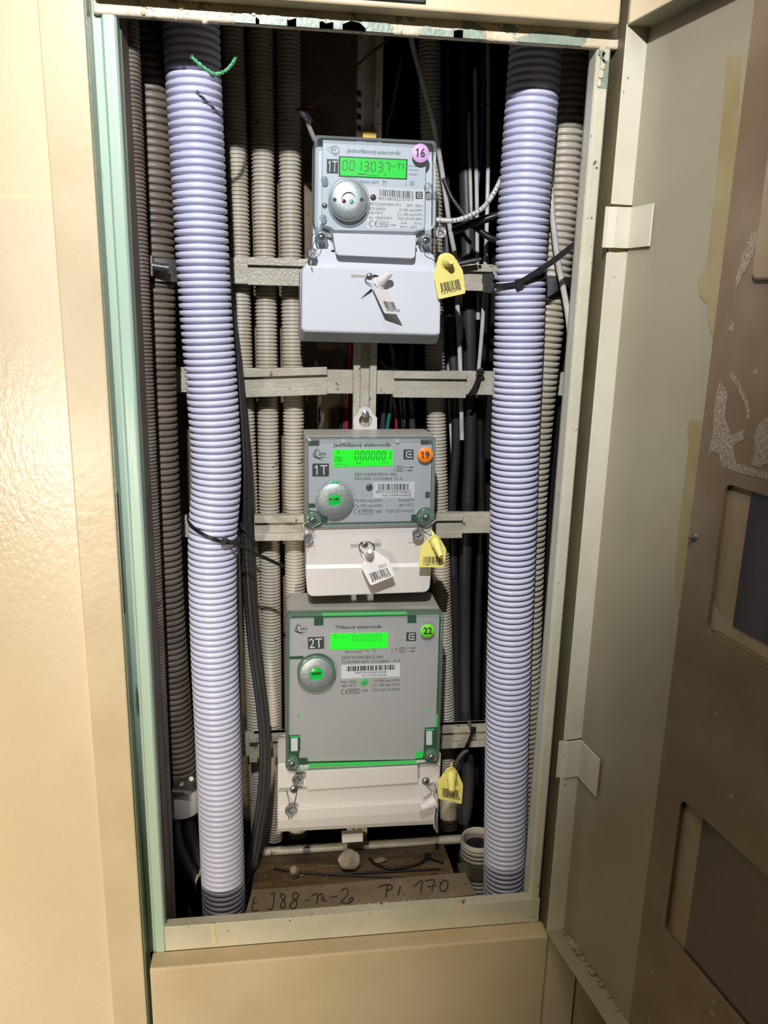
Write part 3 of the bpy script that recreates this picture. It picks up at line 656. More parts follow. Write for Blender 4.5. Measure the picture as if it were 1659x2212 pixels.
cable('thin brown wire low beside the right jamb', [(1205, 1010, .2), (1190, 1120, .2), (1178, 1200, .2), (1165, 1300, .2)], .0014, 'brown_wire', cat='wire', name='wire')
cable('olive cable looping above the lowest yellow tag', [(1010, 1620, .15), (995, 1632, .147), (985, 1650, .145), (975, 1672, .145)], .0028, 'side_wall')
# tape on the crossbar end
q = P(1056, 610, .15); mk('tape_wrap', G().box(P(1045, 610, .149).x, P(1068, 610, .149).x, .1485, .176, z1b - .0025, z1t - .010), 'tape', None, bevel=.0012, label='black tape wrapped round the end of the upper crossbar', cat='tape')
# twisted wires
def twisted(path, r, turns, n=7):
    s = spline(px(path), .0008); g = G(); L = len(s)
    for ph in (0, math.pi):
        pts = []
        for i, p in enumerate(s):
            a = ph + 2*math.pi*turns*i/L; t = (s[min(i + 1, L - 1)] - s[max(i - 1, 0)]).normalized(); u = t.cross(Vector((0, 1, 0))).normalized(); v = t.cross(u)
            pts.append(p + (u*math.cos(a) + v*math.sin(a))*r)
        g.tube(pts, r, n)
    return g
mk('twisted_wire', twisted([(413, 122, .012), (428, 136, .012), (445, 150, .014), (466, 160, .016), (488, 153, .02), (502, 138, .03), (512, 120, .045)], .00085, 8), 'green_wire', None, label='short twisted green wire hanging in front of the left white duct', cat='wire')
tw = thing('twisted_wire', 'twisted brown wire pair with a coiled end, slanting up from the upper meter', 'wire', P(660, 250, .11))
mk('wire_pair', twisted([(862, 40, .13), (838, 85, .12), (800, 116, .115), (760, 152, .11), (720, 190, .11), (690, 216, .11), (664, 232, .11)], .0008, 16), 'brown_wire', tw)
g = G(); c0, c1 = P(651, 236, .112), P(668, 262, .112); pts = []
for i in range(140):
    t = i/139; c = c0.lerp(c1, t); a = t*2*math.pi*7; pts.append(c + Vector((math.cos(a)*.0052*(1 - .3*t), math.sin(a)*.004, math.sin(a)*.0024*(1 - .3*t))))
mk('coil', g.tube(pts, .0006, 6), 'black_dull', tw)
mk('core', G().tube(spline(px([(664, 262, .112), (672, 285, .12), (684, 310, .13)]), .004), .0024, 10), 'white_cable', tw)
mk('twisted_wire', twisted([(520, 160, .17), (560, 180, .18), (585, 195, .18), (608, 215, .18)], .0003, 5), 'steel_dull', None, label='hair-thin grey wire in the dark above the three grey conduits', cat='wire')

# ------------------------------------------------------------------ cable ties
def strap(path, w, th=.0011):
    pts = spline(px(path), .004); g = G(); A = []
    for i, p in enumerate(pts):
        t = (pts[min(i + 1, len(pts) - 1)] - pts[max(i - 1, 0)]).normalized(); view = (p - CAM).normalized(); view.y = abs(view.y)
        nn = Vector((0, 1, 0)); nn = (nn - t*nn.dot(t)); nn = nn.normalized() if nn.length > .2 else Vector((1, 0, 0))
        b = t.cross(nn).normalized()*(w/2); A.append((p - b - nn*th/2, p + b - nn*th/2, p + b + nn*th/2, p - b + nn*th/2))
    for a, b in zip(A, A[1:]): g.add(list(a) + list(b), [(0, 1, 5, 4), (1, 2, 6, 5), (2, 3, 7, 6), (3, 0, 4, 7)])
    g.add(A[0], [(0, 1, 2, 3)]); g.add(A[-1], [(0, 1, 2, 3)]); return g
def head(x, y, Y, w, h, d, deg, m_, parent):
    a = math.radians(deg); ax = Vector((math.cos(a), 0, math.sin(a))); az_ = Vector((-math.sin(a), 0, math.cos(a)))
    mk('locking_head', G().obox(P(x, y, Y), ax, Vector((0, 1, 0)), az_, w, d, h), m_, parent, bevel=.0005)
def ring(cx_, cy_, Y, r, dz, w):     # the loop round a duct, tilted
    c = P(cx_, cy_, Y); g = G(); n = 40; A = []
    for k in range(n):
        a = 2*math.pi*k/n; p = c + Vector((math.cos(a)*r, math.sin(a)*r, -math.cos(a)*dz + math.sin(a)*.004)); o = Vector((math.cos(a), math.sin(a), 0))*.0006
        A.append((p - o + EZ*w/2, p + o + EZ*w/2, p + o - EZ*w/2, p - o - EZ*w/2))
    for k in range(n):
        a, b = A[k], A[(k + 1) % n]; g.add(list(a) + list(b), [(0, 1, 5, 4), (1, 2, 6, 5), (2, 3, 7, 6), (3, 0, 4, 7)])
    return g
t = thing('cable_tie', 'black cable tie round the left white duct, long tail pointing right', 'cable tie', P(483, 1168, .05))
mk('strap', ring(462, 1140, .08, .0262, .0115, .0038), 'black', t); mk('tail', strap([(486, 1166, .050), (520, 1180, .052), (570, 1204, .06), (620, 1227, .07)], .0034), 'black', t)
head(484, 1168, .0515, .0028, .0034, .0022, -15, 'black', t)
t = thing('cable_tie', 'black cable tie round the right white duct, ribbed tail reaching up to the jamb', 'cable tie', P(1125, 612, .05))
mk('strap', ring(1122, 600, .08, .0266, -.008, .0050), 'black', t); tl = mk('tail', strap([(1120, 612, .050), (1150, 594, .048), (1200, 560, .042), (1246, 524, .036)], .0054), 'black', t)
head(1121, 612, .052, .0035, .0042, .0024, 15, 'black', t)
g = G()
for k in range(34):
    a = P(1136 + k*3.15, 603 - k*2.15, .0485 - k*.00034 - .0007); ax = Vector((.83, 0, .56)); az_ = Vector((-.56, 0, .83)); g.obox(a, ax, Vector((0, 1, 0)), az_, .00028, .0003, .0019)
o = mk('ribs', g, 'tape', tl); o['kind'] = 'stuff'
t = thing('cable_tie', 'small black cable tie on the flat black cable bundle', 'cable tie', P(520, 1135, .105))
mk('strap', strap([(505, 1120, .106), (520, 1136, .104), (535, 1150, .105), (548, 1168, .112), (551, 1180, .12)], .0034), 'black_dull', t)
head(517, 1133, .1035, .0036, .0030, .002, -40, 'tape', t); mk('slot', G().obox(P(517, 1133, .1012), Vector((.7, 0, -.7)), Vector((0, 1, 0)), Vector((.7, 0, .7)), .0009, .0003, .0018), 'void', t)
t = thing('cable_tie', 'black cable tie hooked on the right end of the second crossbar', 'cable tie', P(1030, 830, .145))
mk('strap', strap([(1036, 806, .146), (1030, 826, .146), (1020, 846, .146), (1010, 858, .15)], .0046), 'black', t); head(1037, 803, .146, .0042, .0032, .003, 20, 'black', t)
t = thing('cable_tie', 'dark cable tie on the lowest crossbar right of the large meter', 'cable tie', P(1015, 1590, .145))
mk('strap', strap([(1022, 1576, .146), (1016, 1594, .145), (1008, 1612, .146), (1003, 1626, .152)], .0042), 'black', t); mk('tail', strap([(1012, 1556, .146), (1018, 1572, .146), (1026, 1592, .146)], .0036), 'side_wall', t); head(1022, 1577, .144, .0035, .0035, .002, 10, 'black', t)
# ------------------------------------------------------------------ debris and written strip on the board
ZF = -.672
def zpoly(pts, z): return [PZ(x, y, z) for x, y in pts]
sg = thing('written_strip', 'bent beige strip with handwriting lying at the front of the cabinet floor', 'sign', PZ(770, 1940, ZF))
def SP(x, y, dz=0):              # strip surface: rises a little to the back
    zz = ZF + .0032
    for _ in range(4):
        q = PZ(x, y, zz); zz = ZF + .0032 + max(0, (q.y - .035))*.07 + dz
    return PZ(x, y, zz)
front = [(528, 1980), (600, 1973), (700, 1966), (800, 1956), (900, 1945), (1028, 1932)]; back = [(545, 1922), (620, 1917), (700, 1911), (800, 1902), (900, 1893), (1005, 1885)]
A = [SP(*p) for p in front]; B = [SP(*p) for p in back]; g = G()
for i in range(5): g.add([A[i], A[i+1], B[i+1], B[i]], [(0, 1, 2, 3)])
mk('strip', g, 'sign_plate', sg, solid=.0018, off=-1)
cs = Crop(520, 1800, 3.072, 0)
def SF(x, y): return SP(520 + x/3.072, 1800 + y/3.072, .0005)
strokes = [[(85, 440), (80, 470), (75, 510), (100, 512), (118, 508)], [(80, 462), (108, 458)], [(95, 425), (80, 440)], [(200, 402), (222, 398), (220, 440), (216, 480), (205, 502), (190, 505), (182, 495)],
    [(285, 405), (268, 402), (262, 418), (280, 440), (296, 465), (290, 490), (270, 494), (266, 475), (282, 448), (296, 425), (285, 405)], [(375, 398), (352, 396), (346, 415), (352, 436), (372, 452), (368, 485), (345, 500), (328, 488), (335, 462), (360, 440), (384, 415), (375, 398)],
    [(422, 446), (455, 443)], [(472, 412), (500, 400), (510, 405), (508, 440), (504, 475)], [(510, 420), (535, 400), (542, 410), (540, 440), (575, 452)], [(545, 445), (560, 415)], [(592, 424), (640, 418)],
    [(668, 382), (690, 366), (710, 378), (708, 405), (680, 440), (665, 458), (690, 462), (720, 462), (745, 440), (740, 425), (720, 440), (725, 455)], [(786, 442), (790, 446)],
    [(912, 362), (935, 348), (975, 340), (1000, 348), (1005, 362), (985, 375), (965, 378)], [(975, 342), (968, 380), (962, 425)], [(1008, 408), (1012, 411)], [(1060, 350), (1052, 380), (1044, 412)], [(1082, 404), (1086, 407)],
    [(1150, 352), (1185, 322), (1205, 318), (1200, 355), (1192, 398)], [(1225, 318), (1262, 308), (1285, 312), (1278, 345), (1266, 388)], [(1240, 355), (1300, 346)], [(1350, 312), (1330, 330), (1322, 360), (1335, 385), (1360, 378), (1375, 345), (1370, 318), (1350, 308)]]
g = G()
for st_ in strokes:
    pts = [Vector((x, y, 0)) for x, y in st_]; pts = spline(pts, 4) if len(pts) > 2 else pts
    line2(g, SF, [(p.x, p.y) for p in pts], 8.5)
mk('handwriting', g, 'ink', sg, fix=False)
g = G(); rd = random.Random(9)
for i in range(26):
    t_ = rd.random(); x = 560 + 460*t_; y = 1976 - 44*(x - 528)/500 + .5; a = SP(x, y - 3, .0003); b = SP(x + rd.uniform(2, 9), y - 3, .0003); c = SP(x + 3, y + .6, .0003); g.add([a, b, c], [(0, 1, 2)])
o = mk('chipped_edge', g, 'case_warm', sg, fix=False); o['kind'] = 'stuff'
def rock(name, label, x, y, s, m_, seed, cat='stone'):
    r_ = random.Random(seed); b = bmesh.new(); bmesh.ops.create_icosphere(b, subdivisions=3, radius=1)
    planes = [Vector((r_.uniform(-1, 1), r_.uniform(-1, 1), r_.uniform(-1, 1))).normalized() for _ in range(9)]
    for v in b.verts:
        for pn in planes:
            d_ = v.co.dot(pn) - .72
            if d_ > 0: v.co -= pn*d_
        v.co = Vector((v.co.x*s[0], v.co.y*s[1], v.co.z*s[2]))
    lo = min(v.co.z for v in b.verts); c = PZ(x, y, ZF); c.z = ZF - lo; b.verts.index_update()
    g = G().add([v.co + c for v in b.verts], [tuple(v.index for v in f.verts) for f in b.faces]); b.free()
    return mk(name, g, m_, None, label=label, cat=cat)
rock('stone', 'large grey chunk of rubble on the cabinet floor', 752, 1878, (.0150, .011, .0150), 'stone', 2)
rock('stone', 'small beige upright chip of rubble on the left of the cabinet floor', 636, 1898, (.0058, .005, .0090), 'crumb', 8)
rock('stone', 'tiny beige crumb right beside the small upright chip', 652, 1894, (.0028, .002, .0022), 'crumb', 5)
rock('stone', 'flat beige flake under the curved black cable scrap', 819, 1862, (.0095, .005, .003), 'crumb', 11)
g = G(); rd = random.Random(4)
for i in range(90):
    x, y = rd.choice([(rd.gauss(565, 12), rd.gauss(1884, 6)), (rd.uniform(560, 960), rd.uniform(1868, 1900)), (rd.gauss(700, 20), 1871)]); c = PZ(x, y, ZF)
    if c.y > .132 or c.y < .02 or c.x < -.03 or c.x > .20: continue
    r = rd.uniform(.0003, .0009); g.obox(c + EZ*r*.6, Vector((1, 0, 0)), Vector((0, 1, 0)), EZ, r, r, r*.6)
o = mk('rubble_dust', g, 'crumb', None, label='fine beige rubble crumbs strewn over the cabinet floor', cat='rubble'); o['kind'] = 'stuff'
def floorwire(label, pts, r, m_='black'):
    mk('cable_scrap', G().tube(spline([PZ(x, y, ZF + r) for x, y in pts], .004), r, 8), m_, None, label=label, cat='cable')
floorwire('thin black wire scrap lying along the floor, left and lower one', [(592, 1876), (640, 1884), (720, 1889), (800, 1893), (880, 1898)], .0014)
floorwire('thin black wire scrap lying along the floor, reaching further right', [(740, 1887), (820, 1884), (900, 1880), (955, 1877)], .0015)
g = thing('cable_scrap', 'curved black cable tie scrap on the floor at right', 'cable tie', PZ(870, 1868, ZF))
mk('strap', G().tube(spline([PZ(x, y, ZF + .002) for x, y in ((798, 1854), (810, 1866), (840, 1876), (875, 1874), (905, 1866), (925, 1852))], .004), .0018, 8), 'black', g)
c = PZ(924, 1852, ZF + .003); mk('locking_head', G().box(c.x - .004, c.x + .004, c.y - .003, c.y + .003, ZF + .0001, ZF + .007), 'black', g, bevel=.0006)
mk('tail', G().tube([PZ(926, 1852, ZF + .003), PZ(958, 1864, ZF + .002)], .0022, 8, flat=.5), 'black', g)


# ------------------------------------------------------------------ electricity meters
def upx(c, x=500, y=500): return (c.p(x + 50, y) - c.p(x - 50, y)).length/100
def inset(pts, d):                           # shrink an outline (crop pixels) towards its middle
    xs = [p[0] for p in pts]; ys = [p[1] for p in pts]; cx_, cy_ = (min(xs) + max(xs))/2, (min(ys) + max(ys))/2
    wx, wy = (max(xs) - min(xs))/2, (max(ys) - min(ys))/2
    return [(cx_ + (p[0] - cx_)*(1 - d/wx), cy_ + (p[1] - cy_)*(1 - d/wy)) + tuple(p[2:]) for p in pts]
def moved(A, Y): return [Vector((p.x, Y, p.z)) for p in A]
def cover(c, pts, yf, yb, ins, parent, rim='clear_rim'):
    O_ = c.r(pts, c.Y); I_ = c.r(inset(pts, ins), c.Y); n = len(O_)
    g = G(); o1, o2, i1 = moved(O_, yf + .0015), moved(O_, yb), moved(I_, yf)
    g.add(o1 + o2 + i1, [(i, (i + 1) % n, (i + 1) % n + n, i + n) for i in range(n)] + [(i, (i + 1) % n, (i + 1) % n + 2*n, i + 2*n) for i in range(n)])
    mk('cover_rim', g, rim, parent)
    mk('clear_cover', G().add(i1, [tuple(range(n))]), 'clear_front', parent)
def flat(name, c, pts, yf, th, m_, parent, bevel=0, label=None):
    A = moved(c.r([p if len(p) > 2 else p + (0,) for p in pts], c.Y), yf); return mk(name, G().prism(A, yf + th), m_, parent, bevel=bevel, label=label)
def disc(name, c, x, y, r, yf, th, m_, parent, hole=0, n=40, label=None, bev=.0003):
    u = upx(c, x, y); q = c.p(x, y, c.Y); q = Vector((q.x, yf + th, q.z)); R = r*u
    pr = ([(0, hole*u), (th, hole*u)] if hole else []) + ([(th, R - bev), (th - bev, R), (0, R)] if hole else [(0, R), (th - bev, R), (th, R - bev), (th, 0)])
    if hole: pr = pr + [(0, hole*u)]
    return mk(name, G().lathe(q, (0, -1, 0), pr, n, cap=not hole), m_, parent, label=label)
def screw(c, x, y, r, yf, parent, rot=.3):
    u = upx(c, x, y); q = c.p(x, y, c.Y); q = Vector((q.x, yf, q.z)); R = r*u
    s = mk('screw', G().lathe(q, (0, -1, 0), [(-.002, R), (.0002, R), (.0012, R*.8), (.0016, R*.45), (.0016, 0)], 20), 'steel', parent)
    g = G()
    for a in (rot, rot + math.pi/2): g.obox(q + Vector((0, -.00155, 0)), Vector((math.cos(a), 0, math.sin(a))), Vector((0, 1, 0)), Vector((-math.sin(a), 0, math.cos(a))), R*.5, .0003, R*.10)
    mk('cross_slot', g, 'slot', s); return s
def surf(c, yf):
    def fn(x, y): p = c.p(x, y, c.Y); return Vector((p.x, yf, p.z))
    return fn
def flatprint(name, g, m_, parent, label=None):
    o = mk(name, g, m_, parent, fix=False, label=label); return o
def ce(g, fn, x, y, h):
    for ox, full in ((0, 0), (h*.95, 1)):
        pts = []
        for k in range(9):
            a = math.radians(90 + 22.5*k); pts.append((x + ox + h*.5 + math.cos(a)*h*.5, y + h*.5 - math.sin(a)*h*.5))
        line2(g, fn, pts, h*.11)
        if full: line2(g, fn, [(x + ox + h*.05, y + h*.5), (x + ox + h*.42, y + h*.5)], h*.11)
def boxline(g, fn, x0, y0, x1, y1, w): line2(g, fn, [(x0, y0), (x1, y0), (x1, y1), (x0, y1), (x0, y0)], w)
def arrows(g, fn, x, y, s):
    line2(g, fn, [(x, y), (x + .9*s, y)], .03*s); line2(g, fn, [(x, y - .08*s), (x, y + .08*s)], .03*s); line2(g, fn, [(x + .62*s, y - .1*s), (x + s, y), (x + .62*s, y + .1*s), (x + .62*s, y - .1*s)], .03*s)
    y += .34*s; line2(g, fn, [(x + .1*s, y), (x + s, y)], .03*s); line2(g, fn, [(x, y - .08*s), (x, y + .08*s)], .03*s); line2(g, fn, [(x + .72*s, y - .1*s), (x + .38*s, y), (x + .72*s, y + .1*s), (x + .72*s, y - .1*s)], .03*s)
def square2(g, fn, x, y, s):
    boxline(g, fn, x, y, x + s, y + s, s*.09); boxline(g, fn, x + s*.3, y + s*.3, x + s*.7, y + s*.7, s*.09)
def pulse(g, fn, x, y, w, h): line2(g, fn, [(x, y), (x + w*.28, y), (x + w*.28, y - h), (x + w*.68, y - h), (x + w*.68, y), (x + w, y)], w*.06)
def thermo(g, fn, x, y, h): line2(g, fn, [(x, y), (x, y + h)], h*.07); line2(g, fn, [(x - h*.07, y + h*.86), (x + h*.07, y + h*.86)], h*.16)
def swoosh(g, fn, x, y, s, w):
    for pts in ([(46, 0), (24, 22), (19, 58), (32, 90), (62, 112), (92, 126)], [(10, 36), (0, 64), (10, 88), (48, 101), (118, 92)], [(60, 26), (28, 31)]):
        p = [Vector((x + a*s, y + b*s, 0)) for a, b in pts]; p = spline(p, 3*s) if len(p) > 2 else p; n = len(p)
        for i in range(n - 1): line2(g, fn, [(p[i].x, p[i].y), (p[i+1].x, p[i+1].y)], w*(.35 + 1.2*math.sin(math.pi*(i + .5)/n)))
def emblem(c, fn, x0, y0, x1, y1, yf, parent):
    g = G(); rect2(g, fn, x0, y0, x1, y1); o = flatprint('square_emblem', g, 'print', parent)
    w, h = x1 - x0, y1 - y0; f2 = surf(c, yf - .0001); g = G()
    line2(g, f2, [(x0 + w*.82, y0 + h*.2), (x0 + w*.3, y0 + h*.2), (x0 + w*.3, y0 + h*.78), (x0 + w*.82, y0 + h*.78)], w*.11)
    rect2(g, f2, x0 + w*.5, y0 + h*.42, x0 + w*.82, y0 + h*.56); flatprint('emblem_mark', g, 'white_print', o)
def lcd(c, pts, yf, parent, m_='lcd'):
    return flat('display', c, pts, yf, .0006, m_, parent)
def texts(g, fn, items):
    for it in items: text(g, fn, *it[:6], it[6] if len(it) > 6 else 0)
def number_sticker(c, x, y, r, yf, m_, s, t, parent, lab):
    o = disc('round_sticker', c, x, y, r, yf, .0003, m_, parent, bev=.00005, label=lab)
    g = G(); text(g, surf(c, yf - .0002), s, *t, .022); flatprint('sticker_number', g, 'print', o)
def seal(c, x, y, r, yf, label, wires, tilt=0, dark=False):
    u = upx(c, x, y); q = c.p(x, y, c.Y); q = Vector((q.x, yf, q.z)); R = r*u
    t = thing('lead_seal', label, 'seal', q)
    g = G().lathe(q + Vector((0, .0016, 0)), (tilt, -1, .05), [(0, R*.92), (.0005, R), (.0022, R), (.0029, R*.9), (.0027, R*.78), (.0027, 0)], 26)
    d = mk('seal_disc', g, 'lead', t); rd_ = random.Random(int(x)); g = G()
    for k in range(5):
        a = rd_.uniform(0, 6.28); p0 = q + Vector((tilt*.001 + math.cos(a)*R*.55, -.0013, math.sin(a)*R*.55)); a += rd_.uniform(1.6, 2.6)
        p1 = q + Vector((tilt*.001 + math.cos(a)*R*.5, -.0013, math.sin(a)*R*.5)); m = (p0 + p1)/2 + Vector((rd_.uniform(-1, 1)*R*.2, -.0002, rd_.uniform(-1, 1)*R*.2))
        g.tube([p0, m, p1], .00042, 6)
    mk('embossing', g, 'steel', d)
    for wi in wires:
        tw_ = wi[1] if len(wi) > 1 and not isinstance(wi[1], tuple) else 0; pts = wi[0]
        pw = [Vector((c.p(a, b, c.Y).x, Y, c.p(a, b, c.Y).z)) for a, b, Y in pts]
        s = spline(pw, .0006); g = G(); L = len(s)
        for ph in (0, math.pi):
            g.tube([p + Vector((math.cos(ph + i*.9)*.00022, math.sin(ph + i*.9)*.00022, 0)) for i, p in enumerate(s)], .00022, 5)
        mk('wire', g, 'black' if wi[-1] == 'k' else 'steel', t)
    return t
def sealtag(c, label, plate, stud, m_, bars, num, collar=1.25, th=.0011, yoff=0, extra=None, pnorm=None):
    """plate: [(x, y, Y)] outline; stud: (x0, y0, Y0, r0, x1, y1, Y1, r1)"""
    A = [Vector((c.p(x, y, c.Y).x, Y, c.p(x, y, c.Y).z)) for x, y, Y in plate]
    if bars:
        best = max(((A[(i + len(A)//3) % len(A)] - A[i]).cross(A[(i + 2*len(A)//3) % len(A)] - A[i]) for i in range(len(A))), key=lambda n: n.length); best.normalize()
        c0 = sum(A, Vector())/len(A); A = [Vector((p.x, c0.y - ((p.x - c0.x)*best.x + (p.z - c0.z)*best.z)/best.y, p.z)) for p in A]
    cen = sum(A, Vector())/len(A); t = thing('seal_tag', label, 'tag', cen)
    g = G(); n = len(A); g.loft(A, [p + Vector((0, th, 0)) if pnorm is None else p + Vector(pnorm)*th for p in A]); mk('tag_plate', g, m_, t, bevel=.0002)
    x0, y0, Y0, r0, x1, y1, Y1, r1 = stud; u = upx(c, x0, y0); a = c.p(x0, y0, c.Y); a.y = Y0; b = c.p(x1, y1, c.Y); b.y = Y1; L = (b - a).length; r0 *= u; r1 *= u
    s = mk('stud', G().lathe(a, b - a, [(0, r0*collar), (.0008, r0*collar), (.001, r0), (L*.35, r0*.92), (L*.4, r0*.8), (L - .0005, r1), (L, r1*.85), (L - .0004, r1*.5), (L - .0004, 0)], 26), m_, t)
    if bars:
        # print lies on the plate's own plane
        (X0, Y0_), (X1, Y1_), (X2, Y2_) = bars[:3]
        n_ = (A[1] - A[0]).cross(A[len(A)//2] - A[0]).normalized()
        best = None
        for i in range(len(A)):
            nn = (A[(i + len(A)//3) % len(A)] - A[i]).cross(A[(i + 2*len(A)//3) % len(A)] - A[i])
            if best is None or nn.length > best[0].length: best = (nn, A[i])
        nn, a0 = best; nn.normalize()
        if nn.y > 0: nn = -nn
        def fn(x, y):
            p = c.p(x, y, c.Y); Yv = a0.y - ((p.x - a0.x)*nn.x + (p.z - a0.z)*nn.z)/nn.y; return Vector((p.x, Yv - .00025, p.z))
        g = G(); barcode(g, fn, X0, Y0_, X1, Y1_, X2, Y2_, 34, seed=int(X0)); flatprint('barcode', g, 'print', t)
        g = G()
        for tx in num: text(g, fn, *tx)
        flatprint('lettering', g, 'print', t)
    if extra: extra(t)
    return t
def wire(t, c, pts, r=.00035, m_='black', name='wire'):
    pw = []
    for x, y, Y in pts: p = c.p(x, y, c.Y); pw.append(Vector((p.x, Y, p.z)))
    return mk(name, G().tube(spline(pw, .001), r, 6), m_, t)
YB = .1485
# ---------- upper meter
c = Crop(640, 270, 3.95, .090); q = c.p(640, 1870, .12)
m1 = thing('electricity_meter', 'pale grey meter with pink sticker 16 reading 0013037 kWh, the topmost of three', 'meter', (q.x, .12, q.z))
cv = [(155, 82, 34), (1198, 134, 34), (1190, 850, 40), (1160, 892, 30), (1060, 900, 30), (1022, 940, 12), (305, 925, 12), (280, 885, 30), (170, 868, 40), (148, 835, 20)]
flat('case', c, [(160, 86, 34), (1194, 136, 34), (1186, 850, 30), (1190, 1090), (145, 1052), (152, 835)], .110, YB - .110, 'case_white', m1, bevel=.0008)
pl_ = [(232, 112, 6), (1120, 158, 6), (1108, 880, 20), (1015, 905, 8), (330, 890, 8), (290, 860, 20), (222, 846, 6)]
flat('face_plate', c, pl_, .0985, .010, 'plate_light', m1)
cover(c, cv, .0905, .1105, 26, m1)
fn = surf(c, .0983); L_ = .0980
flat('label_sticker', c, [(615, 512), (1103, 545), (1088, 890), (607, 880)], .0982, .0002, 'paper', m1); fl = surf(c, .0980)
g = G(); poly2(g, fn, [(368, 252), (962, 280), (956, 457), (367, 430)]); flatprint('display_frame', g, 'glow_dim', m1)
lc = lcd(c, [(382, 264, 8), (950, 290, 8), (945, 446, 8), (380, 420, 8)], .0976, m1)
fd = surf(c, .0974); g = G()
for i, ch in enumerate('0013037'): seven(g, fd, ch, 402 + i*60.7, 293 + i*3.1, 36, 80, 9, 3)
texts(g, fd, [('kWh', 812, 352, 858, 354, 17), ('T1', 868, 366, 926, 369, 48, .012)])
poly2(g, fd, [(532, 403), (585, 405), (585, 416), (532, 414)]); poly2(g, fd, [(588, 405), (610, 406), (610, 412), (588, 411)]); line2(g, fd, [(610, 416), (715, 423)], 5); poly2(g, fd, [(760, 409), (778, 410), (769, 428)])
flatprint('segments', g, 'segment', lc)
g = G()
texts(g, fn, [('Jednofázový', 437, 220, 690, 234, 36), ('elektroměr', 698, 236, 903, 245, 36), ('Naměřená', 972, 345, 1082, 349, 17), ('hodnota', 972, 378, 1055, 381, 17), ('energie', 972, 416, 1048, 419, 17),
    ('Aktivní tarif', 543, 486, 712, 492, 30), ('T1', 741, 508, 775, 511, 44), ('ZPA', 297, 209, 345, 211, 22)])
for (ex, ey, rx, ry, a0) in ((322, 200, 50, 27, .15), (340, 207, 30, 44, -.2)):
    pts = [(ex + rx*math.cos(k*math.pi/14)*math.cos(a0) - ry*math.sin(k*math.pi/14)*math.sin(a0), ey + rx*math.cos(k*math.pi/14)*math.sin(a0) + ry*math.sin(k*math.pi/14)*math.cos(a0)) for k in range(29)]; line2(g, fn, pts, 3)
line2(g, fn, [(312, 226), (350, 229)], 3); line2(g, fn, [(318, 236), (356, 239)], 3)
thermo(g, fn, 949, 474, 34); square2(g, fn, 982, 471, 34)
flatprint('lettering', g, 'print_grey', m1)
g = G(); rect2(g, fn, 265, 277, 363, 400, 4); tb = flatprint('tariff_mark', g, 'print', m1)
g = G(); text(g, surf(c, .0981), '1T', 274, 388, 352, 392, 98); flatprint('lettering', g, 'white_print', tb)
g = G(); barcode(g, fl, 720, 540, 1015, 558, 718, 596, 48, 2); flatprint('barcode', g, 'print_grey', m1)
emblem(c, fl, 1030, 560, 1090, 622, .0980, m1)
g = G(); texts(g, fl, [('9011081022157613', 710, 633, 1012, 641, 28), ('ZE112.D0A1B021-012', 630, 676, 903, 685, 23), ('230V  50Hz', 950, 690, 1088, 694, 23), ('0,15-5(40)A', 628, 715, 770, 719, 23),
    ('10 000 imp./kWh', 888, 728, 1087, 732, 23), ('-40/+70°C', 628, 753, 750, 757, 23), ('100 imp./kWh', 922, 766, 1085, 770, 23), ('No  1022157613', 628, 795, 825, 799, 22), ('TCM 221/09-4693', 872, 803, 1083, 807, 22),
    ('M16', 727, 856, 786, 858, 28), ('1383', 805, 857, 860, 859, 19), ('Cl.A', 903, 838, 953, 840, 20), ('01/16', 1015, 843, 1080, 846, 20), ('Rok v. 2016', 900, 872, 1040, 876, 20)])
pulse(g, fl, 868, 764, 42, 20); ce(g, fl, 632, 812, 50); boxline(g, fl, 717, 820, 795, 864, 3); flatprint('lettering', g, 'print_grey', m1)
disc('sensor', c, 665, 610, 25, .0975, .0008, 'sensor', m1)
number_sticker(c, 1060, 240, 74, .0901, 'pink', '16', (1016, 272, 1098, 275, 72), m1, 'pink round sticker reading 16')
disc('port_ring', c, 447, 640, 178, .0885, .002, 'clear_rim', m1, hole=158)
pt = disc('port_disc', c, 447, 640, 156, .0880, .0025, 'zinc', m1, hole=62, n=48, label='knurled zinc ring of the optical port')
disc('port_window', c, 447, 640, 66, .0900, .0006, 'paper', pt)
g = G()
for x in (327, 558): uu = upx(c); q_ = c.p(x, 640); g.lathe(Vector((q_.x, .0881, q_.z)), (0, -1, 0), [(0, 16*uu), (.0003, 14*uu), (.0003, 0)], 14)
mk('port_hole', g, 'slot', pt)
disc('receiver', c, 407, 650, 16, .0895, .0012, 'sensor', pt); disc('led', c, 472, 655, 18, .0893, .0012, 'green_wire', pt)
screw(c, 247, 680, 24, .0985, m1)
for x, y in ((243, 465), (230, 790), (1130, 520)): disc('cover_boss', c, x, y, 30, .0925, .004, 'clear_rim', m1)
